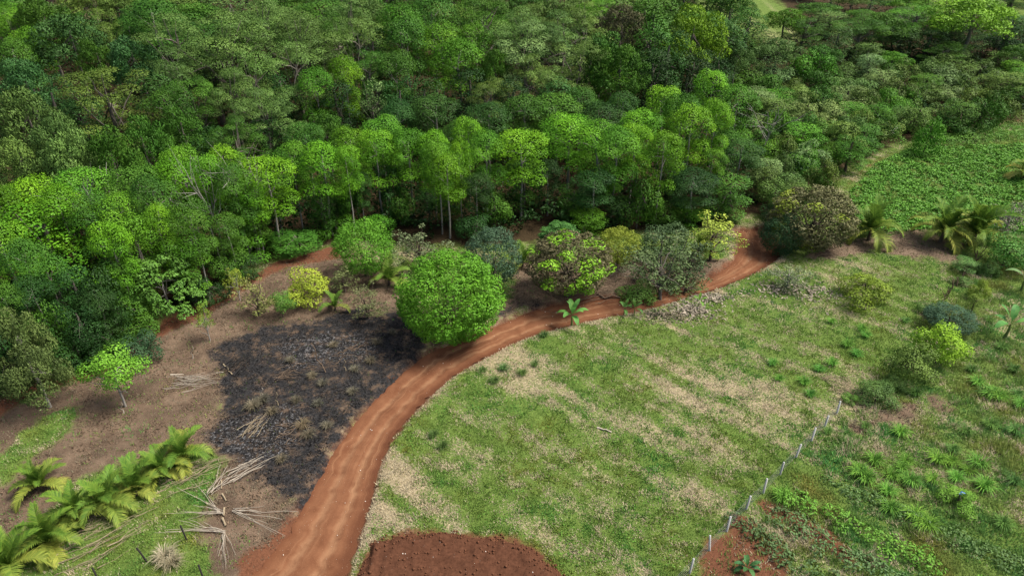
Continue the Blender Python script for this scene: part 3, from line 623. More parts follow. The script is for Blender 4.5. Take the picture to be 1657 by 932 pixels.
H('leafy_bush', 'dark low bush beside the brown leaved tree', 'bush', 1255, 340, 60, 40, .2, 'shrub', (.04, .09, .025), 'brown', 3)
H('leafy_bush', 'low weed clump between the grassy bush and the olive bush', 'bush', 1450, 618, 42, 28, 0, 'shrub', (.09, .17, .035), 'brown', 1)
H('leafy_bush', 'low green clump behind the dark dome bush', 'bush', 1508, 500, 40, 22, 0, 'shrub', (.08, .15, .035), 'brown', 2)
H('leafy_bush', 'low green clump at the middle of the stake fence', 'bush', 1556, 452, 30, 20, 0, 'shrub', (.09, .17, .04), 'brown', 3)
H('leafy_bush', 'small leafy clump right of the stake fence top', 'bush', 1600, 432, 36, 26, 0, 'shrub', (.07, .15, .03), 'brown', 0)
# ------------------------------------------------------------------ bare trees
def bare_tree(label, px, py, hgt, seed):
    rng = np.random.default_rng(seed); paths = [limb((0, 0, -.2), (.3, .2, hgt * .6), .09, .05, rng, 6, 0)]
    for k in range(9):
        e = np.array([rng.normal() * hgt * .2, rng.normal() * hgt * .2, hgt * rng.uniform(.75, 1.0)]); p, r_ = limb((.3, .2, hgt * .6 * rng.uniform(.7, 1)), e, .035, .014, rng, 5, .1); paths.append((p, r_))
        for j in range(3): paths.append(limb(p[rng.integers(1, 4)], e + rng.normal(size=3) * hgt * .1, .03, .012, rng, 3, 0))
    q, _ = P(px, py, hgt)
    e = thing('bare_tree', label, 'tree', (q[0], q[1], float(ground_z(q[0], q[1])[0])))
    v, f = tubes(paths[:1], 7); obj('trunk', mesh_np('bare_trunk', v, [f], None, M['bark'], True), e, color=(.30, .28, .25))
    v, f = tubes(paths[1:], 5); obj('branches', mesh_np('bare_branches', v, [f], None, M['bark'], True), e, color=(.30, .28, .25))
for i, (lb, px, py, h_) in enumerate([('bare whitish tree standing among the left wood crowns', 393, 255, 11.5), ('bare grey tree left of the bare whitish one', 316, 265, 11.5), ('bare forked white tree at the edge of the right scrub', 1250, 172, 9), ('small bare grey crown on the left wood', 128, 280, 11.8)]): bare_tree(lb, px, py, h_, 40 + i)

# ------------------------------------------------------------------ palms and bananas
def frond_mesh(seed, elev, L=3.3, n=26, bend=95):
    rng = np.random.default_rng(seed); t_ = np.linspace(0, 1, n); ang = np.radians(elev - bend * t_ ** 1.4)
    ds = L / (n - 1); x = np.cumsum(np.cos(ang)) * ds; z = np.cumsum(np.sin(ang)) * ds; y = .15 * rng.normal() * t_ ** 2
    pts = np.stack([x, y, z], 1); v, f = tubes([(pts[::3], np.linspace(.045, .008, len(pts[::3])))], 4)
    V, F, Q = [v], [f], [np.full(len(f), .75)]; off = len(v)
    for i in range(2, n):
        tg = np.array([math.cos(ang[i]), 0, math.sin(ang[i])]); nr = np.array([-math.sin(ang[i]), 0, math.cos(ang[i])]); s_ = t_[i]
        ll = (.28 + .75 * math.sin(math.pi * min(1, s_ * .85 + .12))) * rng.uniform(.85, 1.1)
        for sd in (-1, 1):
          for half in (0, .5):
            d = unit(np.array([0, sd * 1.0, 0]) + tg * (.5 + .9 * s_) + nr * .5 + rng.normal(size=3) * .07)
            a = pts[i] - tg * ds * half; m_ = a + d * ll * .55; e = a + d * ll + np.array([0, 0, -.22 * ll]); wv = tg * .05
            V.append(np.stack([a - wv * .5, a + wv * .5, m_ + wv, e, m_ - wv])); F.append(np.array([[off, off + 1, off + 2, off + 4]])); Q.append([rng.uniform(.2, .9)])
            F.append(np.array([[off + 4, off + 2, off + 3, off + 3]])[:, :3]); Q.append([rng.uniform(.4, 1)]); off += 5
    qd = [f_ for f_ in F if f_.shape[1] == 4]; tr = [f_ for f_ in F if f_.shape[1] == 3]
    qv = [q_ for f_, q_ in zip(F, Q) if f_.shape[1] == 4]; tv = [q_ for f_, q_ in zip(F, Q) if f_.shape[1] == 3]
    return mesh_np('frond', np.concatenate(V), [np.concatenate(qd), np.concatenate(tr)], {'lv': np.concatenate(qv + tv)}, M['frond'])
FR = [(e, [frond_mesh(70 + 5 * e + s, e, bend=b) for s in range(2)]) for e, b in ((84, 50), (72, 85), (56, 110), (38, 115), (12, 95))]
rng = np.random.default_rng(77); v, f = tubes([limb((0, 0, -.2), (0, 0, 1.0), .2, .13, rng, 5, 0)], 8); PTR = mesh_np('palm_trunk', v, [f], None, M['bark'], True)
def palm(label, px, py, size, seed, h=1.0, nfr=15, yellow=.35, group='coconut palms'):
    q = G(px, py); rr = random.Random(seed)
    e = thing('coconut_palm', label, 'palm', (q[0], q[1], float(ground_z(q[0], q[1])[0])), rr.uniform(0, 6.28), group, (size, size, size))
    obj('trunk', PTR, e, scale=(1, 1, h), color=BARK['brown'])
    for k in range(nfr):
        lev = min(4, int(k / nfr * 5)); ang = k * 2.399 + rr.uniform(-.3, .3); ms = FR[lev][1]; yl = max(0, lev / 4 - .35 + rr.uniform(-.2, .25)) * yellow * 2
        c = tuple((1 - yl) * a + yl * b for a, b in zip((.100, .190, .026), (.40, .37, .08)))
        obj('frond', rr.choice(ms), e, (0, 0, h * .95), (rr.uniform(-.15, .15), rr.uniform(-.12, .12), ang), (rr.uniform(.85, 1.1),) * 3, jitter(c, .12))
PL = [('coconut palm at the far left, apart from the row', 68, 792, .74), ('coconut palm in the lower left corner', 22, 925, .92), ('second coconut palm of the lower left row', 82, 884, .82), ('third coconut palm of the lower left row', 128, 838, .76), ('fourth coconut palm of the lower left row', 176, 822, .84), ('fifth coconut palm of the lower left row', 222, 800, .84), ('sixth coconut palm of the lower left row', 262, 768, .74), ('last coconut palm of the lower left row, by the stumps', 296, 745, .80)]
for i, (lb, px, py, sz) in enumerate(PL): palm(lb, px, py, sz * .92, 20 + i, .6, 13 + i % 3, .36, group='coconut palms in the lower left row')
palm('coconut palm right of the big brown leaved tree', 1405, 388, 1.15, 51, 1.1, 15, .2)
palm('left coconut palm of the pair near the right edge', 1522, 392, 1.25, 52, 1.0, 16, .4)
palm('right coconut palm of the pair near the right edge', 1572, 396, 1.35, 53, 1.0, 16, .4)
palm('small palm behind the ball shaped mango tree', 630, 462, .8, 54, .8, 9, .2)
palm('small palm at the top corner of the burnt ground', 543, 502, .6, 55, .6, 7, .3)
palm('small palm hidden beside the dark grey green round tree', 846, 432, .75, 56, .6, 8, .2)
palm('small palm below the pale yellow green tree', 1130, 418, .8, 57, .8, 8, .2)
palm('pale spiky palm at the upper right edge', 1655, 290, 1.0, 58, 1.0, 14, .9)
def paddle(seed, L, W, elev, bend):
    rng = np.random.default_rng(seed); n = 9; t_ = np.linspace(0, 1, n); ang = np.radians(elev - bend * t_ ** 1.5); ds = L / (n - 1)
    x = np.cumsum(np.cos(ang)) * ds; z = np.cumsum(np.sin(ang)) * ds; wd = W * np.clip(np.sin(np.pi * np.clip((t_ - .12) / .9, 0, 1)), 0, 1) ** .6 * .5 + .015
    V = []
    for i in range(n):
        for s_ in (-1, 0, 1): V.append((x[i], s_ * wd[i] * (1 + .1 * rng.normal()), z[i] + abs(s_) * wd[i] * .28))
    F = [[3 * i + j, 3 * i + j + 1, 3 * i + j + 4, 3 * i + j + 3] for i in range(n - 1) for j in (0, 1)]
    return mesh_np('banana_leaf', V, [F], {'lv': rng.uniform(.3, .8, len(F))}, M['frond'], True)
PD = [paddle(s, 1.7, .52, e, b) for s, (e, b) in enumerate(((78, 35), (62, 60), (45, 75), (30, 80)))]
v, f = tubes([limb((0, 0, -.1), (0, 0, 1.3), .14, .07, rng, 4, 0)], 7); BST = mesh_np('banana_stem', v, [f], None, M['bark'], True)
def banana(label, px, py, size, n, color, name='banana_plant', cat='banana plant', stem=1.0):
    q = G(px, py); e = thing(name, label, cat, (q[0], q[1], float(ground_z(q[0], q[1])[0])), rngp.uniform(0, 6), None, (size,) * 3)
    obj('stem', BST, e, scale=(1, 1, stem), color=(.16, .2, .06))
    for k in range(n): obj('leaf', PD[k * 4 // n], e, (0, 0, 1.25 * stem), (0, rngp.uniform(-.15, .15), k * 2.4 + rngp.uniform(-.3, .3)), None, jitter(color, .2))
banana('young banana plant at the lawn edge of the road', 925, 526, .92, 9, (.10, .26, .06))
banana('banana plant with split leaves at the right edge', 1625, 548, 1.15, 6, (.10, .26, .06))
banana('banana plant at the right edge above the split leaved one', 1652, 470, 1.1, 6, (.13, .24, .09))
banana('broad leaved plant on red soil at the bottom right', 1208, 922, .5, 10, (.055, .15, .05), 'taro_plant', 'plant', .35)
banana('small banana shoot at the left foot of the ragged tree', 1010, 508, .55, 5, (.07, .17, .04))
banana('small banana shoot at the right of the other shoot', 1026, 510, .55, 5, (.07, .17, .04))
banana('tiny banana shoot on the lawn by the pale leaf heap', 1130, 497, .5, 5, (.14, .30, .05))

# ------------------------------------------------------------------ grass tufts, weeds, crop rows
def tuft_mesh(seed, n=170, L=.82, spread=1.0):
    rng = np.random.default_rng(seed); V, F = [], []
    for k in range(n):
        a = rng.uniform(0, 6.283); d = np.array([math.cos(a), math.sin(a), 0]); l_ = L * rng.uniform(.6, 1.1); o_ = d * rng.uniform(0, .28); s_ = rng.uniform(.2, spread); wv = np.array([-d[1], d[0], 0]) * .013
        p0 = o_; p1 = o_ + d * s_ * l_ * .4 + np.array([0, 0, l_ * .55]); p2 = o_ + d * s_ * l_ + np.array([0, 0, l_ * (.85 - .55 * s_)])
        i = len(V); V += [p0 - wv, p0 + wv, p1 + wv, p1 - wv, p2]; F += [[i, i + 1, i + 2, i + 3]]
    T_ = [[f_[3], f_[2], f_[3] + 1] for f_ in F]
    return mesh_np('tuft', V, [F, T_], {'lv': rng.random(2 * n)}, M['blade'])
TF = [tuft_mesh(60 + s) for s in range(4)]
def tufts(lst, label, group, color, name='grass_tuft'):
    lst = sorted(lst)
    for n, (px, py, sz) in enumerate(lst, 1):
        q = G(px, py); z = float(ground_z(q[0], q[1])[0]) - .02
        tag(obj(name, TF[n % 4], None, (q[0], q[1], z), (0, 0, n * 1.3), (sz,) * 3, jitter(color, .2)), f'{ordinal(n)} from left of the {label}', 'grass tuft', group)
cr = lambda X_, Y_: (1097 + X_ / 2.959, 617 + Y_ / 2.959)
tufts([(*cr(a, b), s_) for a, b, s_ in [(935,390,1.3),(1090,385,1.1),(1240,380,1.3),(1300,390,1.1),(1430,405,1.4),(1065,425,1.1),(1015,460,1.2),(1105,485,1.3),(1330,470,1.1),(1385,435,1),(890,470,1.5),(1220,480,1.1),(1010,610,1.3),(1130,650,1.3),(1190,700,1.3),(500,560,1.2),(1460,510,1.4),(1000,530,1.2),(1060,250,1.3),(1640,120,1.3),(1430,15,1.2),(860,440,1.3),(1160,690,1.2),(1500,70,1.5),(1540,85,1.4)]], 'tall green grass tufts in the right field', 'tall grass tufts in the right field', (.13, .29, .04))
tufts([(702,705,.8),(716,722,.9),(815,598,.9),(845,605,.9),(800,618,.9),(865,590,.8),(880,545,.9),(780,600,.7)], 'dark weed tufts on the lawn beside the road', 'dark weeds on the lawn', (.08, .15, .04))
tufts([(1250,590,.9),(1300,620,1),(1345,590,1),(1370,560,1.1),(1395,535,1),(1345,522,.8),(1325,600,.9),(1385,575,1),(1260,615,.8),(1310,640,.9),(1400,545,.9)], 'bright tufts across the upper lawn', 'bright tufts on the upper lawn', (.09, .24, .035))
tufts([(505,610,.8),(522,622,.8),(575,600,.8),(600,585,.9),(570,635,.8),(515,655,.8),(480,650,.8),(490,690,1),(440,668,.9),(410,660,1.1),(425,650,1.1),(540,560,.8),(610,555,.9),(470,585,.8),(635,540,.8),(455,745,.8),(530,690,.8),(500,705,1.0)], 'straw coloured tufts left on the burnt ground', 'straw tufts on burnt ground', (.15, .13, .085), 'dry_tuft')
tufts([(268,905,1.3),(280,915,1.2)], 'dry pale grass clumps at the bottom left', 'dry clumps at bottom left', (.28, .25, .165), 'dry_tuft')
tufts([(1455,610,.9),(1400,690,.8),(1340,700,.8),(1620,565,1.1),(1640,600,1.1),(1590,640,1.2),(1600,690,1.1),(1640,700,1.2),(1560,700,1),(1640,780,1.1),(1620,850,1.1),(1540,730,1),(1480,640,1.1),(1570,600,1),(1465,520,.8),(1600,520,1),(1645,640,1)], 'wild grass clumps beside the right picture edge', 'wild grass clumps at the right', (.08, .17, .035))
def crop_row(label, a, b, wid, hgt, color, seed):
    A_, B_ = G(*a), G(*b); rng = np.random.default_rng(seed); Ln = np.linalg.norm(B_ - A_); L = []
    for k in range(int(Ln * 6)):
        s_ = rng.random(); r_ = rng.uniform(.22, .42) * wid; p = A_ * (1 - s_) + B_ * s_ + np.array([rng.normal() * wid * .28, rng.normal() * wid * .28, 0])
        L.append(((p[0], p[1], float(ground_z(p[0], p[1])[0]) + hgt * rng.uniform(.1, .6)), (r_, r_, r_ * .7)))
    v, f, lv = crown_from_lobes(L, 260, .2, .5, rng, up=.7, jit=.5)
    o = A_.copy(); o[2] = float(ground_z(o[0], o[1])[0])
    tag(obj('crop_row', mesh_np('crop_row', v - o, [f], {'lv': lv}, M['leaf']), None, o, None, None, color), label, 'crop row', 'crop rows')
crop_row('long bright green crop row, topmost of the rows at bottom right', (1262,798), (1575,950), 1.5, .7, (.11, .25, .03), 1)
crop_row('grey green crop row below the long bright one', (1262,846), (1480,955), 1.6, .55, (.09, .16, .055), 2)
crop_row('short dull green crop row nearest the wire fence', (1182,838), (1345,955), 1.3, .4, (.075, .13, .045), 3)
crop_row('low dull weed row above the long bright crop row', (1345,782), (1680,935), 1.3, .35, (.085, .15, .045), 6)
crop_row('bright green strip of tall crop behind the far green field', (1480,236), (1690,215), 3.2, 1.3, (.10, .23, .03), 4)
q = G(1551, 812); v, f = tubes([([(-.25, 0, .35), (0, .05, .45), (.25, 0, .4)], [.1, .14, .06])], 6)
tag(obj('plastic_bag', mesh_np('plastic_bag', v, [f], None, M['blue_plastic'], True), None, (q[0], q[1] , float(ground_z(q[0], q[1])[0]) + .3)), 'small blue plastic bag caught on the light green vegetable bush', 'bag')

# ------------------------------------------------------------------ fences and posts
posts = [(1354,669),(1334,691),(1313,713),(1288,739),(1262,768),(1235,798),(1207,825),(1176,859),(1148,890),(1116,926),(1082,962)]
PG = [G(*p) for p in posts]; fe = thing('wire_fence', 'wire fence on whitish posts between the lawn and the right field', 'fence', (PG[0][0], PG[0][1], PG[0][2]))
def post_mesh(name, h, r, mat):
    v, f = tubes([([(0, 0, -.3), (0, 0, h), (0, 0, h + .01)], [r, r * .92, .01])], 8); return mesh_np(name, v, [f], None, M[mat], False)
PM = post_mesh('post', 1.25, .075, 'grey_post'); rr = random.Random(3)
for p in PG: obj('post', PM, fe, (p[0] - PG[0][0], p[1] - PG[0][1], float(ground_z(p[0], p[1])[0]) - PG[0][2]), (rr.uniform(-.1, .1), rr.uniform(-.12, .12), 0), (1, 1, rr.uniform(.92, 1.08)))
for hgt in (.2, .45, .7, .95, 1.15):
    pts = [(p[0] - PG[0][0], p[1] - PG[0][1], float(ground_z(p[0], p[1])[0]) - PG[0][2] + hgt) for p in PG]
    v, f = tubes([(pts, [.0045] * len(pts))], 4); obj('wire', mesh_np('wire', v, [f], None, M['wire']), fe)
DP = post_mesh('dark_post', 1.45, .055, 'dark_post')
for lb, px, py, rx_ in (('dark wooden post standing in the left grass by pale branches', 303, 875, .03), ('leaning thin dark post left of the upright dark post', 238, 909, .1), ('dark post at the very bottom of the left grass', 162, 944, .0), ('short dark post at the bottom beside the dry branches', 330, 938, .0)):
    q = G(px, py); tag(obj('fence_post', DP, None, (q[0], q[1], float(ground_z(q[0], q[1])[0])), (rx_, -rx_, 0)), lb, 'post', 'dark posts in the left grass')
# fence of stakes on the right
a, b = G(1583, 412), G(1528, 486); sf = thing('stake_fence', 'low brown fence of leaning stakes above the dark dome bush', 'fence', a)
v, f = tubes([([(0, 0, -.2), (.03, 0, .5), (.0, .03, 1.0)], [.05, .045, .03])], 5); SM = mesh_np('stake', v, [f], None, M['brown_wood'])
for k in range(34):
    p = a + (b - a) * (k / 33); obj('stake', SM, sf, (p[0] - a[0] + rr.uniform(-.25, .25), p[1] - a[1], float(ground_z(p[0], p[1])[0]) - a[2]), (rr.uniform(-.6, .6), rr.uniform(-.6, .6), 0), (1, 1, rr.uniform(.6, 1.2)))

# ------------------------------------------------------------------ cut branches, poles, logs, heaps
STK = {}
for mt in ('pale_wood', 'brown_wood', 'charred', 'dry_frond'):
    STK[mt] = []
    for s in range(4):
        rng = np.random.default_rng(s + 5); v, f = tubes([limb((0, 0, 0), (1, 0, 0), .012, .005, rng, 5, .06)], 5); STK[mt].append(mesh_np('stick', v, [f], None, M[mt]))
def sticks(name, label, cat, px, py, n, ln, mat, az, spread, rad, lift=.25, thick=1.0, fan=False):
    """a heap (or fan) of cut sticks lying on the ground; az in degrees on the ground"""
    q = G(px, py); z0 = float(ground_z(q[0], q[1])[0]); e = thing(name, label, cat, (q[0], q[1], z0)); rr = random.Random(px * 7 + py)
    for k in range(n):
        l_ = ln * rr.uniform(.35, 1.15); an = math.radians(az + rr.uniform(-spread, spread))
        ox, oy = (rr.uniform(-.15, .15), rr.uniform(-.15, .15)) if fan else (rr.uniform(-rad, rad), rr.uniform(-rad, rad))
        if not fan: ox -= math.cos(an) * l_ * .5; oy -= math.sin(an) * l_ * .5
        zg = float(ground_z(q[0] + ox, q[1] + oy)[0]) - z0
        obj('stick', rr.choice(STK[mat]), e, (ox, oy, zg + rr.uniform(.04, lift)), (rr.uniform(0, 6), rr.uniform(-.1, .06), an), (l_, thick * 1.9 * rr.uniform(.6, 1.4), thick * 1.9 * rr.uniform(.6, 1.4)))
sticks('pole_pile', 'bundle of pale cut poles lying below the burnt ground', 'pole pile', 393, 760, 20, 3.4, 'pale_wood', 42, 10, .7)
sticks('brush_pile', 'grey brush pile on bare soil left of the burnt ground', 'brush pile', 318, 622, 34, 3.4, 'pale_wood', 5, 28, .9, .5, .8)
sticks('cut_branch', 'pale branches fanning right from the row of cut stumps', 'branches', 378, 826, 8, 4.0, 'pale_wood', 0, 32, .2, .2, 1, True)
sticks('cut_branch', 'pale branches fanning left over the left grass', 'branches', 360, 830, 12, 3.8, 'pale_wood', 165, 28, .2, .25, .9, True)
sticks('cut_branch', 'lowest pale branches fanning left by the dark post', 'branches', 362, 862, 9, 3.6, 'pale_wood', 172, 20, .2, .2, 1, True)
sticks('cut_branch', 'thin pale branches fanning down towards the bottom', 'branches', 364, 864, 12, 2.6, 'pale_wood', -66, 16, .2, .2, .7, True)
sticks('cut_branch', 'pale forked branches at the top of the left grass', 'branches', 340, 800, 9, 2.6, 'pale_wood', 70, 30, .2, .3, 1, True)
sticks('brush_pile', 'dry twigs at the lower left corner of the burnt ground', 'brush pile', 418, 690, 18, 2.2, 'dry_frond', 65, 25, .5, .6, .9)
sticks('brush_pile', 'brown brush heap under the brown and lime mango', 'brush pile', 960, 468, 60, 3.0, 'brown_wood', 4, 40, 1.9, .4, 1.2)
sticks('brush_pile', 'grey twiggy heap right of the brown and lime mango', 'brush pile', 1012, 445, 40, 2.4, 'pale_wood', 20, 80, 1.2, .8, .8)
sticks('brush_pile', 'brown twigs along the road behind the ball shaped mango', 'brush pile', 860, 482, 46, 2.0, 'brown_wood', 8, 60, 2.0, .3, .9)
sticks('brush_pile', 'dark cut branches under the palms at upper right', 'brush pile', 1440, 388, 50, 2.4, 'brown_wood', 10, 60, 2.4, .4, 1)
sticks('brush_pile', 'dark fallen twigs in front of the brown leaved tree', 'brush pile', 1340, 412, 36, 2.0, 'brown_wood', 10, 60, 2.0, .3, 1)
sticks('brush_pile', 'charred branches at the left edge of the burnt ground', 'brush pile', 388, 590, 26, 2.4, 'charred', 70, 40, .9, .5, 1.3)
sticks('brush_pile', 'tan dry stems in the middle of the burnt ground', 'brush pile', 470, 600, 22, 1.6, 'brown_wood', 20, 50, 1.2, .4, .9)
sticks('brush_pile', 'tan dry stems in the upper right of the burnt ground', 'brush pile', 575, 570, 18, 1.4, 'brown_wood', 20, 70, 1.3, .4, .9)
sticks('brush_pile', 'tan dry stems in the lower burnt ground by white ash', 'brush pile', 475, 705, 22, 1.6, 'brown_wood', 20, 60, 1.2, .3, .9)
sticks('brush_pile', 'dry palm litter under the lower left palm row', 'brush pile', 165, 868, 50, 3.0, 'dry_frond', 38, 16, 2.0, .3, 1)
sticks('brush_pile', 'dry palm litter at the right end of the palm row', 'brush pile', 315, 770, 34, 2.6, 'dry_frond', 38, 18, 1.2, .3, 1)
sticks('brush_pile', 'pale straw heap at the upper end of the wire fence', 'brush pile', 1362, 624, 60, 1.4, 'dry_frond', 20, 90, 1.1, .3, .8)
sticks('brush_pile', 'straw heap on brown soil in front of the grassy bush', 'brush pile', 1415, 672, 50, 1.3, 'dry_frond', 20, 90, 1.3, .2, .8)
def leaf_heap(label, px, py, rx_, ry_, n, seed, color=(.30, .26, .20)):
    q = G(px, py); rng = np.random.default_rng(seed); p = np.stack([rng.normal(size=n) * rx_, rng.normal(size=n) * ry_, np.zeros(n)], 1)
    p[:, 2] = ground_z(q[0] + p[:, 0], q[1] + p[:, 1]) - float(ground_z(q[0], q[1])[0]) + rng.uniform(.03, .4, n) * np.exp(-(p[:, 0] / rx_) ** 2 - (p[:, 1] / ry_) ** 2)
    v, f = leaves(p, unit(rng.normal(size=(n, 3)) * .6 + np.array([0, 0, 1])), .5, .3, rng)
    tag(obj('leaf_heap', mesh_np('leaf_heap', v, [f], {'lv': rng.random(n)}, M['blade']), None, (q[0], q[1], float(ground_z(q[0], q[1])[0])), None, None, color), label, 'leaf heap', 'heaps of dry leaves')['kind'] = 'stuff'
leaf_heap('pale heap of dry leaves at the lawn edge of the road', 1118, 502, 1.6, .8, 420, 1)
leaf_heap('pale heap of dry leaves just above the lower roadside heap', 1145, 482, 1.4, .6, 300, 2)
leaf_heap('pale dry leaves scattered left under the thin pale bush', 1262, 470, 2.0, 1.0, 260, 3)
leaf_heap('pale dry leaves scattered right of the thin pale bush', 1312, 474, 1.7, 1.2, 240, 4)
leaf_heap('dull dry leaves at the foot of the ragged tree', 1080, 512, 1.5, .6, 300, 5, (.22, .19, .13))
def log(name, label, a, b, r_, mat):
    A_, B_ = G(*a), G(*b); A_[2] = ground_z(A_[0], A_[1])[0] + r_; B_[2] = ground_z(B_[0], B_[1])[0] + r_; rng = np.random.default_rng(int(a[0])); pt, rd = limb((0, 0, 0), B_ - A_, r_, r_ * .7, rng, 6, .03)
    v, f = tubes([(np.concatenate([pt[:1], pt, pt[-1:]]), np.concatenate([[.005], rd, [.005]]))], 7); tag(obj(name, mesh_np(name, v, [f], None, M[mat]), None, A_), label, 'log')
log('log', 'single pale log lying on the main lawn', (966,693), (990,700), .07, 'pale_wood')
log('fallen_branch', 'long curved white branch lying over the grey brush pile', (276,607), (362,602), .06, 'pale_wood')
log('cut_log', 'white stump log standing at left edge of burnt ground', (362,590), (376,606), .07, 'dry_frond')
log('log', 'long brown log across the brush under the brown mango', (935,474), (1005,478), .10, 'brown_wood')
for i, (lb, a, b) in enumerate([('topmost white cut log of the stump row', (360,777), (362,792)), ('second white cut log of the stump row', (360,800), (365,812)), ('third white cut log of the stump row', (361,822), (364,834)), ('lowest white cut log of the stump row', (361,838), (363,852))]): log('cut_log', lb, (a[0] + (i * 7) % 5 - 2, a[1]), (b[0] + (i * 5) % 9 - 3, b[1]), .06 + .008 * i, 'dry_frond')
for lb, px, py, h_, lean, mt in [('thin brown stalk with dry crown standing on burnt ground', 527, 602, 3.2, -.25, 'brown_wood'), ('short white stake on the burnt ground', 426, 642, 1.0, .05, 'pale_wood'), ('thin stake right of the short white one on burnt ground', 450, 655, 1.4, .05, 'dry_frond'), ('thin stake at the upper right of the burnt ground', 560, 600, 1.2, 0, 'dry_frond'), ('thin white sapling stem on bare soil', 200, 668, 1.2, .1, 'pale_wood'), ('slim white stem on soil above the brush pile', 312, 580, 1.4, .2, 'pale_wood')]:
    q = G(px, py); tag(obj('stake', STK[mt][0], None, (q[0], q[1], float(ground_z(q[0], q[1])[0]) - .05), (0, -math.pi / 2 + lean, 0), (h_, 4.5, 4.5)), lb, 'stake')

# ------------------------------------------------------------------ the mound of dug soil at the bottom
mx, my = np.meshgrid(np.arange(MOUND[:, 0].min() - 1, MOUND[:, 0].max() + 1, .16), np.arange(MOUND[:, 1].min() - 1, MOUND[:, 1].max() + 1, .16))
fx_, fy_ = mx.ravel(), my.ravel(); sdm = sdpoly(fx_, fy_, MOUND) + (fbm(fx_ / .9, fy_ / .9, 4) - .5) * 1.2
hz = .32 * sstep(.1, -.9, sdm) + (fbm(fx_ / .45, fy_ / .45, 4) - .5) * .38 * sstep(.1, -.4, sdm) + .18 * np.exp(-((sdm + .5) / .35) ** 2) - .22 * sstep(0, .4, sdm)
ii = np.arange(mx.size).reshape(mx.shape); q = np.stack([ii[:-1, :-1], ii[:-1, 1:], ii[1:, 1:], ii[1:, :-1]], -1).reshape(-1, 4); q = q[(sdm[q] < .35).all(1)]
o = obj('soil_mound', mesh_np('soil_mound', np.stack([fx_, fy_, ground_z(fx_, fy_) + hz], 1), [q], None, M['soil_red'], True)); o['kind'] = 'structure'
# ------------------------------------------------------------------ uncountable cover: lawn, undergrowth, field leaves, pebbles
rng = np.random.default_rng(1234)
def scatter(n, y0, y1, pw=1.0):
    u = rng.random(n); y = (y0 ** pw + u * (y1 ** pw - y0 ** pw)) ** (1 / pw); return rng.uniform(-1, 1, n) * (.80 * y + 16), y
gxs, gys = scatter(1750000, 25, 122, .55)
SDM = sdpoly(x_, y_, MOUND) + (fbm(x_ / .9, y_ / .9, 3) - .5) * 1.2
keep = (gxs > -46) & (samp(A['sd_forest'], gxs, gys) > .3) & (samp(sdr, gxs, gys) > -.05 + .9 * (fbm(gxs / .7, gys / .7, 2) - .5)) & (samp(SDM, gxs, gys) > .05)
gxs, gys = gxs[keep], gys[keep]
sdd, sb, sl, sr_ = (samp(A[k], gxs, gys) for k in ('sd_dirt', 'sd_burnt', 'sd_litter', 'sd_red'))
pr_ = np.ones(len(gxs)); pr_[sdd < 0] = .13; pr_[sl < 0] = .16; pr_[sb < 0] = .035; pr_[sr_ < 0] = np.minimum(pr_, .08)[sr_ < 0]
patch = fbm(gxs / .55, gys / .55, 3); pr_ *= .35 + 1.3 * sstep(.35, .62, patch)
keep = rng.random(len(gxs)) < pr_; gxs, gys, sdd, sb, sl, patch = (a_[keep] for a_ in (gxs, gys, sdd, sb, sl, patch))
wildr = sstep(-.5, 2.5, gxs - (PG[0][0] + (gys - PG[0][1]) * (PG[-1][0] - PG[0][0]) / (PG[-1][1] - PG[0][1])))   # rough grass right of the fence
dr = samp(A['dry'], gxs, gys) + (fbm(gxs / .8 + 30, gys / .8, 3) - .5) * 1.1; dr[(sdd < 0) | (sl < 0) | (sb < 0)] += .35; dr -= .04 * wildr
isd = dr > rng.normal(.40, .17, len(gxs)); n = len(gxs)
sz = (.72 + .28 * wildr) * (rng.uniform(.10, .24, n) + .20 * sstep(.5, .75, patch) * rng.random(n)) * (1 + .9 * wildr * sstep(.4, .7, fbm(gxs / 2.2, gys / 2.2, 3)))
an = rng.uniform(0, 6.283, n); lean = np.where(isd, rng.uniform(.5, 1.6, n), rng.uniform(.15, .8, n)); d = np.stack([np.cos(an), np.sin(an)], 1)
z0 = ground_z(gxs, gys) - .01; wv = .020 + .008 * rng.random(n) + .00022 * gys
b0 = np.stack([gxs - d[:, 1] * wv, gys + d[:, 0] * wv, z0], 1); b1 = np.stack([gxs + d[:, 1] * wv, gys - d[:, 0] * wv, z0], 1)
nl_ = np.sqrt(1 + lean ** 2); tp = np.stack([gxs + d[:, 0] * sz * lean / nl_, gys + d[:, 1] * sz * lean / nl_, z0 + sz / nl_], 1)
gcol = np.where(isd[:, None], np.array([.40, .34, .225]), np.array([.142, .238, .048]) * (1 - wildr)[:, None] + np.array([.195, .285, .075]) * wildr[:, None]); shade = rng.uniform(.65, 1.35, n)[:, None]
tint = np.stack([fbm(gxs / 2.6 + 7, gys / 2.6, 3) - .5, np.zeros(n), np.zeros(n)], 1); gcol = gcol * shade * (1 + np.where(isd[:, None], 0, 1.3) * tint) * np.where(((sdd < 0) | (sl < 0))[:, None] & isd[:, None], .40, 1) * np.where((sb < 0)[:, None], .35, 1)
V = np.stack([b0, b1, tp], 1).reshape(-1, 3)
o = obj('lawn_grass', mesh_np('lawn_grass', V, [np.arange(3 * n).reshape(-1, 3)], {'gc': gcol}, M['gc'])); o['kind'] = 'stuff'; tag(o, 'patchy green and dry straw coloured grass over the fields', 'grass')
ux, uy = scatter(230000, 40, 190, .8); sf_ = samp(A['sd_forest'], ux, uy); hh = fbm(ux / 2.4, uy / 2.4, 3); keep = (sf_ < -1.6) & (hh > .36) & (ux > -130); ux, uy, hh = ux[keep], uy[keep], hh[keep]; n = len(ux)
p = np.stack([ux, uy, ground_z(ux, uy) + (hh - .36) * 9 * (1 - .5 * rng.random(n) ** 2)], 1)
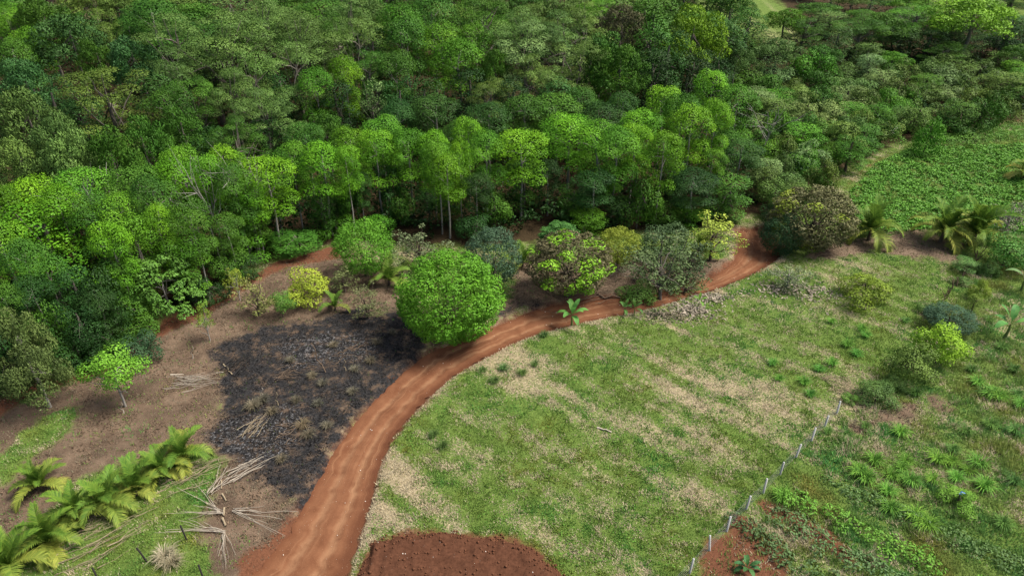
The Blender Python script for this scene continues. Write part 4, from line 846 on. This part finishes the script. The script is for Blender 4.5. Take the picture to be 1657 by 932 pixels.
v, f = leaves(p, unit(np.array([0, 0, 1.]) + .7 * rng.normal(size=(n, 3))), .5, .5, rng, .2)
o = obj('undergrowth', mesh_np('undergrowth', v, [f], {'lv': np.clip(hh + .25 * rng.normal(size=n), 0, 1)}, M['leaf']), color=(.016, .045, .009)); o['kind'] = 'stuff'; tag(o, 'leafy undergrowth coloured dark for shade between the trunks of the wood', 'undergrowth')  # leaf colour lowered so that it carries the shade between trunks
bx = FIELD2; fx2 = rng.uniform(bx[:, 0].min(), bx[:, 0].max(), 110000); fy2 = rng.uniform(bx[:, 1].min(), bx[:, 1].max(), 110000); keep = sdpoly(fx2, fy2, FIELD2) < -.2; fx2, fy2 = fx2[keep], fy2[keep]; hh = fbm(fx2 / 1.1, fy2 / 1.1, 3); keep = hh + .1 * rng.normal(size=len(hh)) > .4; fx2, fy2, hh = fx2[keep], fy2[keep], hh[keep]; n = len(fx2)
v, f = leaves(np.stack([fx2, fy2, ground_z(fx2, fy2) + .05 + hh * .5 * rng.random(n)], 1), unit(np.array([0, 0, 1.2]) + .6 * rng.normal(size=(n, 3))), .3, .6, rng, .1)
o = obj('field_crop', mesh_np('field_crop', v, [f], {'lv': np.clip(hh + .2 * rng.normal(size=n), 0, 1)}, M['leaf']), color=(.085, .215, .025)); o['kind'] = 'stuff'; tag(o, 'low leafy green crop covering the far right field', 'crop')
k = rng.integers(0, len(rx), 450); jx = rx[k] + rng.normal(size=450) * .3; jy = ry[k] + rng.normal(size=450) * .3
mk = rng.integers(0, len(fx_), 900); mk = mk[sdm[mk] < -.3][:90]; sx = np.concatenate([jx, fx_[mk]]); sy = np.concatenate([jy, fy_[mk]]); szs = np.concatenate([rz[k] + .01, ground_z(fx_[mk], fy_[mk]) + hz[mk]])
ico = np.array([(1, 0, 0), (-1, 0, 0), (0, 1, 0), (0, -1, 0), (0, 0, 1), (0, 0, -1)], float); tri = np.array([(0, 2, 4), (2, 1, 4), (1, 3, 4), (3, 0, 4), (2, 0, 5), (1, 2, 5), (3, 1, 5), (0, 3, 5)]); n = len(sx)
rad = .012 + .045 * rng.random(n) ** 6; V = np.stack([sx, sy, szs], 1)[:, None] + ico[None] * rad[:, None, None] * rng.uniform(.6, 1.3, (n, 6, 1)); F = (tri[None] + 6 * np.arange(n)[:, None, None]).reshape(-1, 3)
o = obj('pebbles', mesh_np('pebbles', V.reshape(-1, 3), [F], None, M['white_stone'])); o['kind'] = 'stuff'; tag(o, 'small pale pebbles scattered on the red road and dug soil', 'pebbles')

k = rng.integers(0, len(fx_), 4000); k = k[(sdm[k] < .25) & ((rng.random(4000) < .25) | (sdm[k] > -.6))]; n = len(k)
rad = .03 + .10 * rng.random(n) ** 3; V = np.stack([fx_[k], fy_[k], ground_z(fx_[k], fy_[k]) + np.maximum(hz[k], 0) + rad * .3], 1)[:, None] + ico[None] * rad[:, None, None] * rng.uniform(.6, 1.3, (n, 6, 1)); F = (tri[None] + 6 * np.arange(n)[:, None, None]).reshape(-1, 3)
o = obj('soil_clods', mesh_np('soil_clods', V.reshape(-1, 3), [F], None, M['clod'])); o['kind'] = 'stuff'; tag(o, 'loose red brown clods on the dug soil at the bottom', 'soil')
lx, ly = scatter(170000, 28, 85, .7); ld, ll, lb_, lr = (samp(A[k], lx, ly) for k in ('sd_dirt', 'sd_litter', 'sd_burnt', 'sd_red')); pt = fbm(lx / 1.1 + 5, ly / 1.1, 3)
keep = (samp(sdr, lx, ly) > .4) & (samp(SDM, lx, ly) > .2) & (((ld < 0) & (pt > .50)) | ((ll < 0) & (pt > .40)) | ((lb_ < 0) & (pt > .60)) | ((lr < 0) & (pt > .56))); lx, ly, lb_, ll = lx[keep], ly[keep], lb_[keep], ll[keep]; n = len(lx)
v, f = leaves(np.stack([lx, ly, ground_z(lx, ly) + rng.uniform(.01, .07, n)], 1), unit(np.array([0, 0, 1.]) + .55 * rng.normal(size=(n, 3))), .17, .38, rng, 0)
lc = np.array([.15, .105, .068]) * rng.uniform(.35, 1.7, n)[:, None]; lc = np.where((lb_ < 0)[:, None], np.array([.05, .047, .045]) * rng.uniform(.15, 1, n)[:, None] ** 2 * 1.6, lc)
o = obj('leaf_litter', mesh_np('leaf_litter', v, [f], {'gc': lc}, M['gc'])); o['kind'] = 'stuff'; tag(o, 'dead brown leaves and charred flakes strewn over bare soil', 'leaf litter')
lx, ly = scatter(130000, 27, 78, .6); pt = fbm(lx / .75 + 50, ly / .75, 3) + .35 * (fbm(lx / 6 + 80, ly / 6, 2) - .5)
keep = (pt > .60) & (samp(sdr, lx, ly) > .4) & (samp(SDM, lx, ly) > .3) & np.all([samp(A[k], lx, ly) > .3 for k in ('sd_dirt', 'sd_litter', 'sd_burnt', 'sd_red', 'sd_forest')], axis=0); lx, ly, pt = lx[keep], ly[keep], pt[keep]; n = len(lx)
v, f = leaves(np.stack([lx, ly, ground_z(lx, ly) + rng.uniform(.04, .22, n) * (.6 + 3 * (pt - .6))], 1), unit(np.array([0, 0, 1.]) + .55 * rng.normal(size=(n, 3))), .13, .45, rng, .1)
o = obj('lawn_weeds', mesh_np('lawn_weeds', v, [f], {'gc': np.array([.105, .235, .035]) * rng.uniform(.5, 1.3, n)[:, None]}, M['gc'])); o['kind'] = 'stuff'; tag(o, 'small broad leaved weeds growing through the lawn', 'weeds')
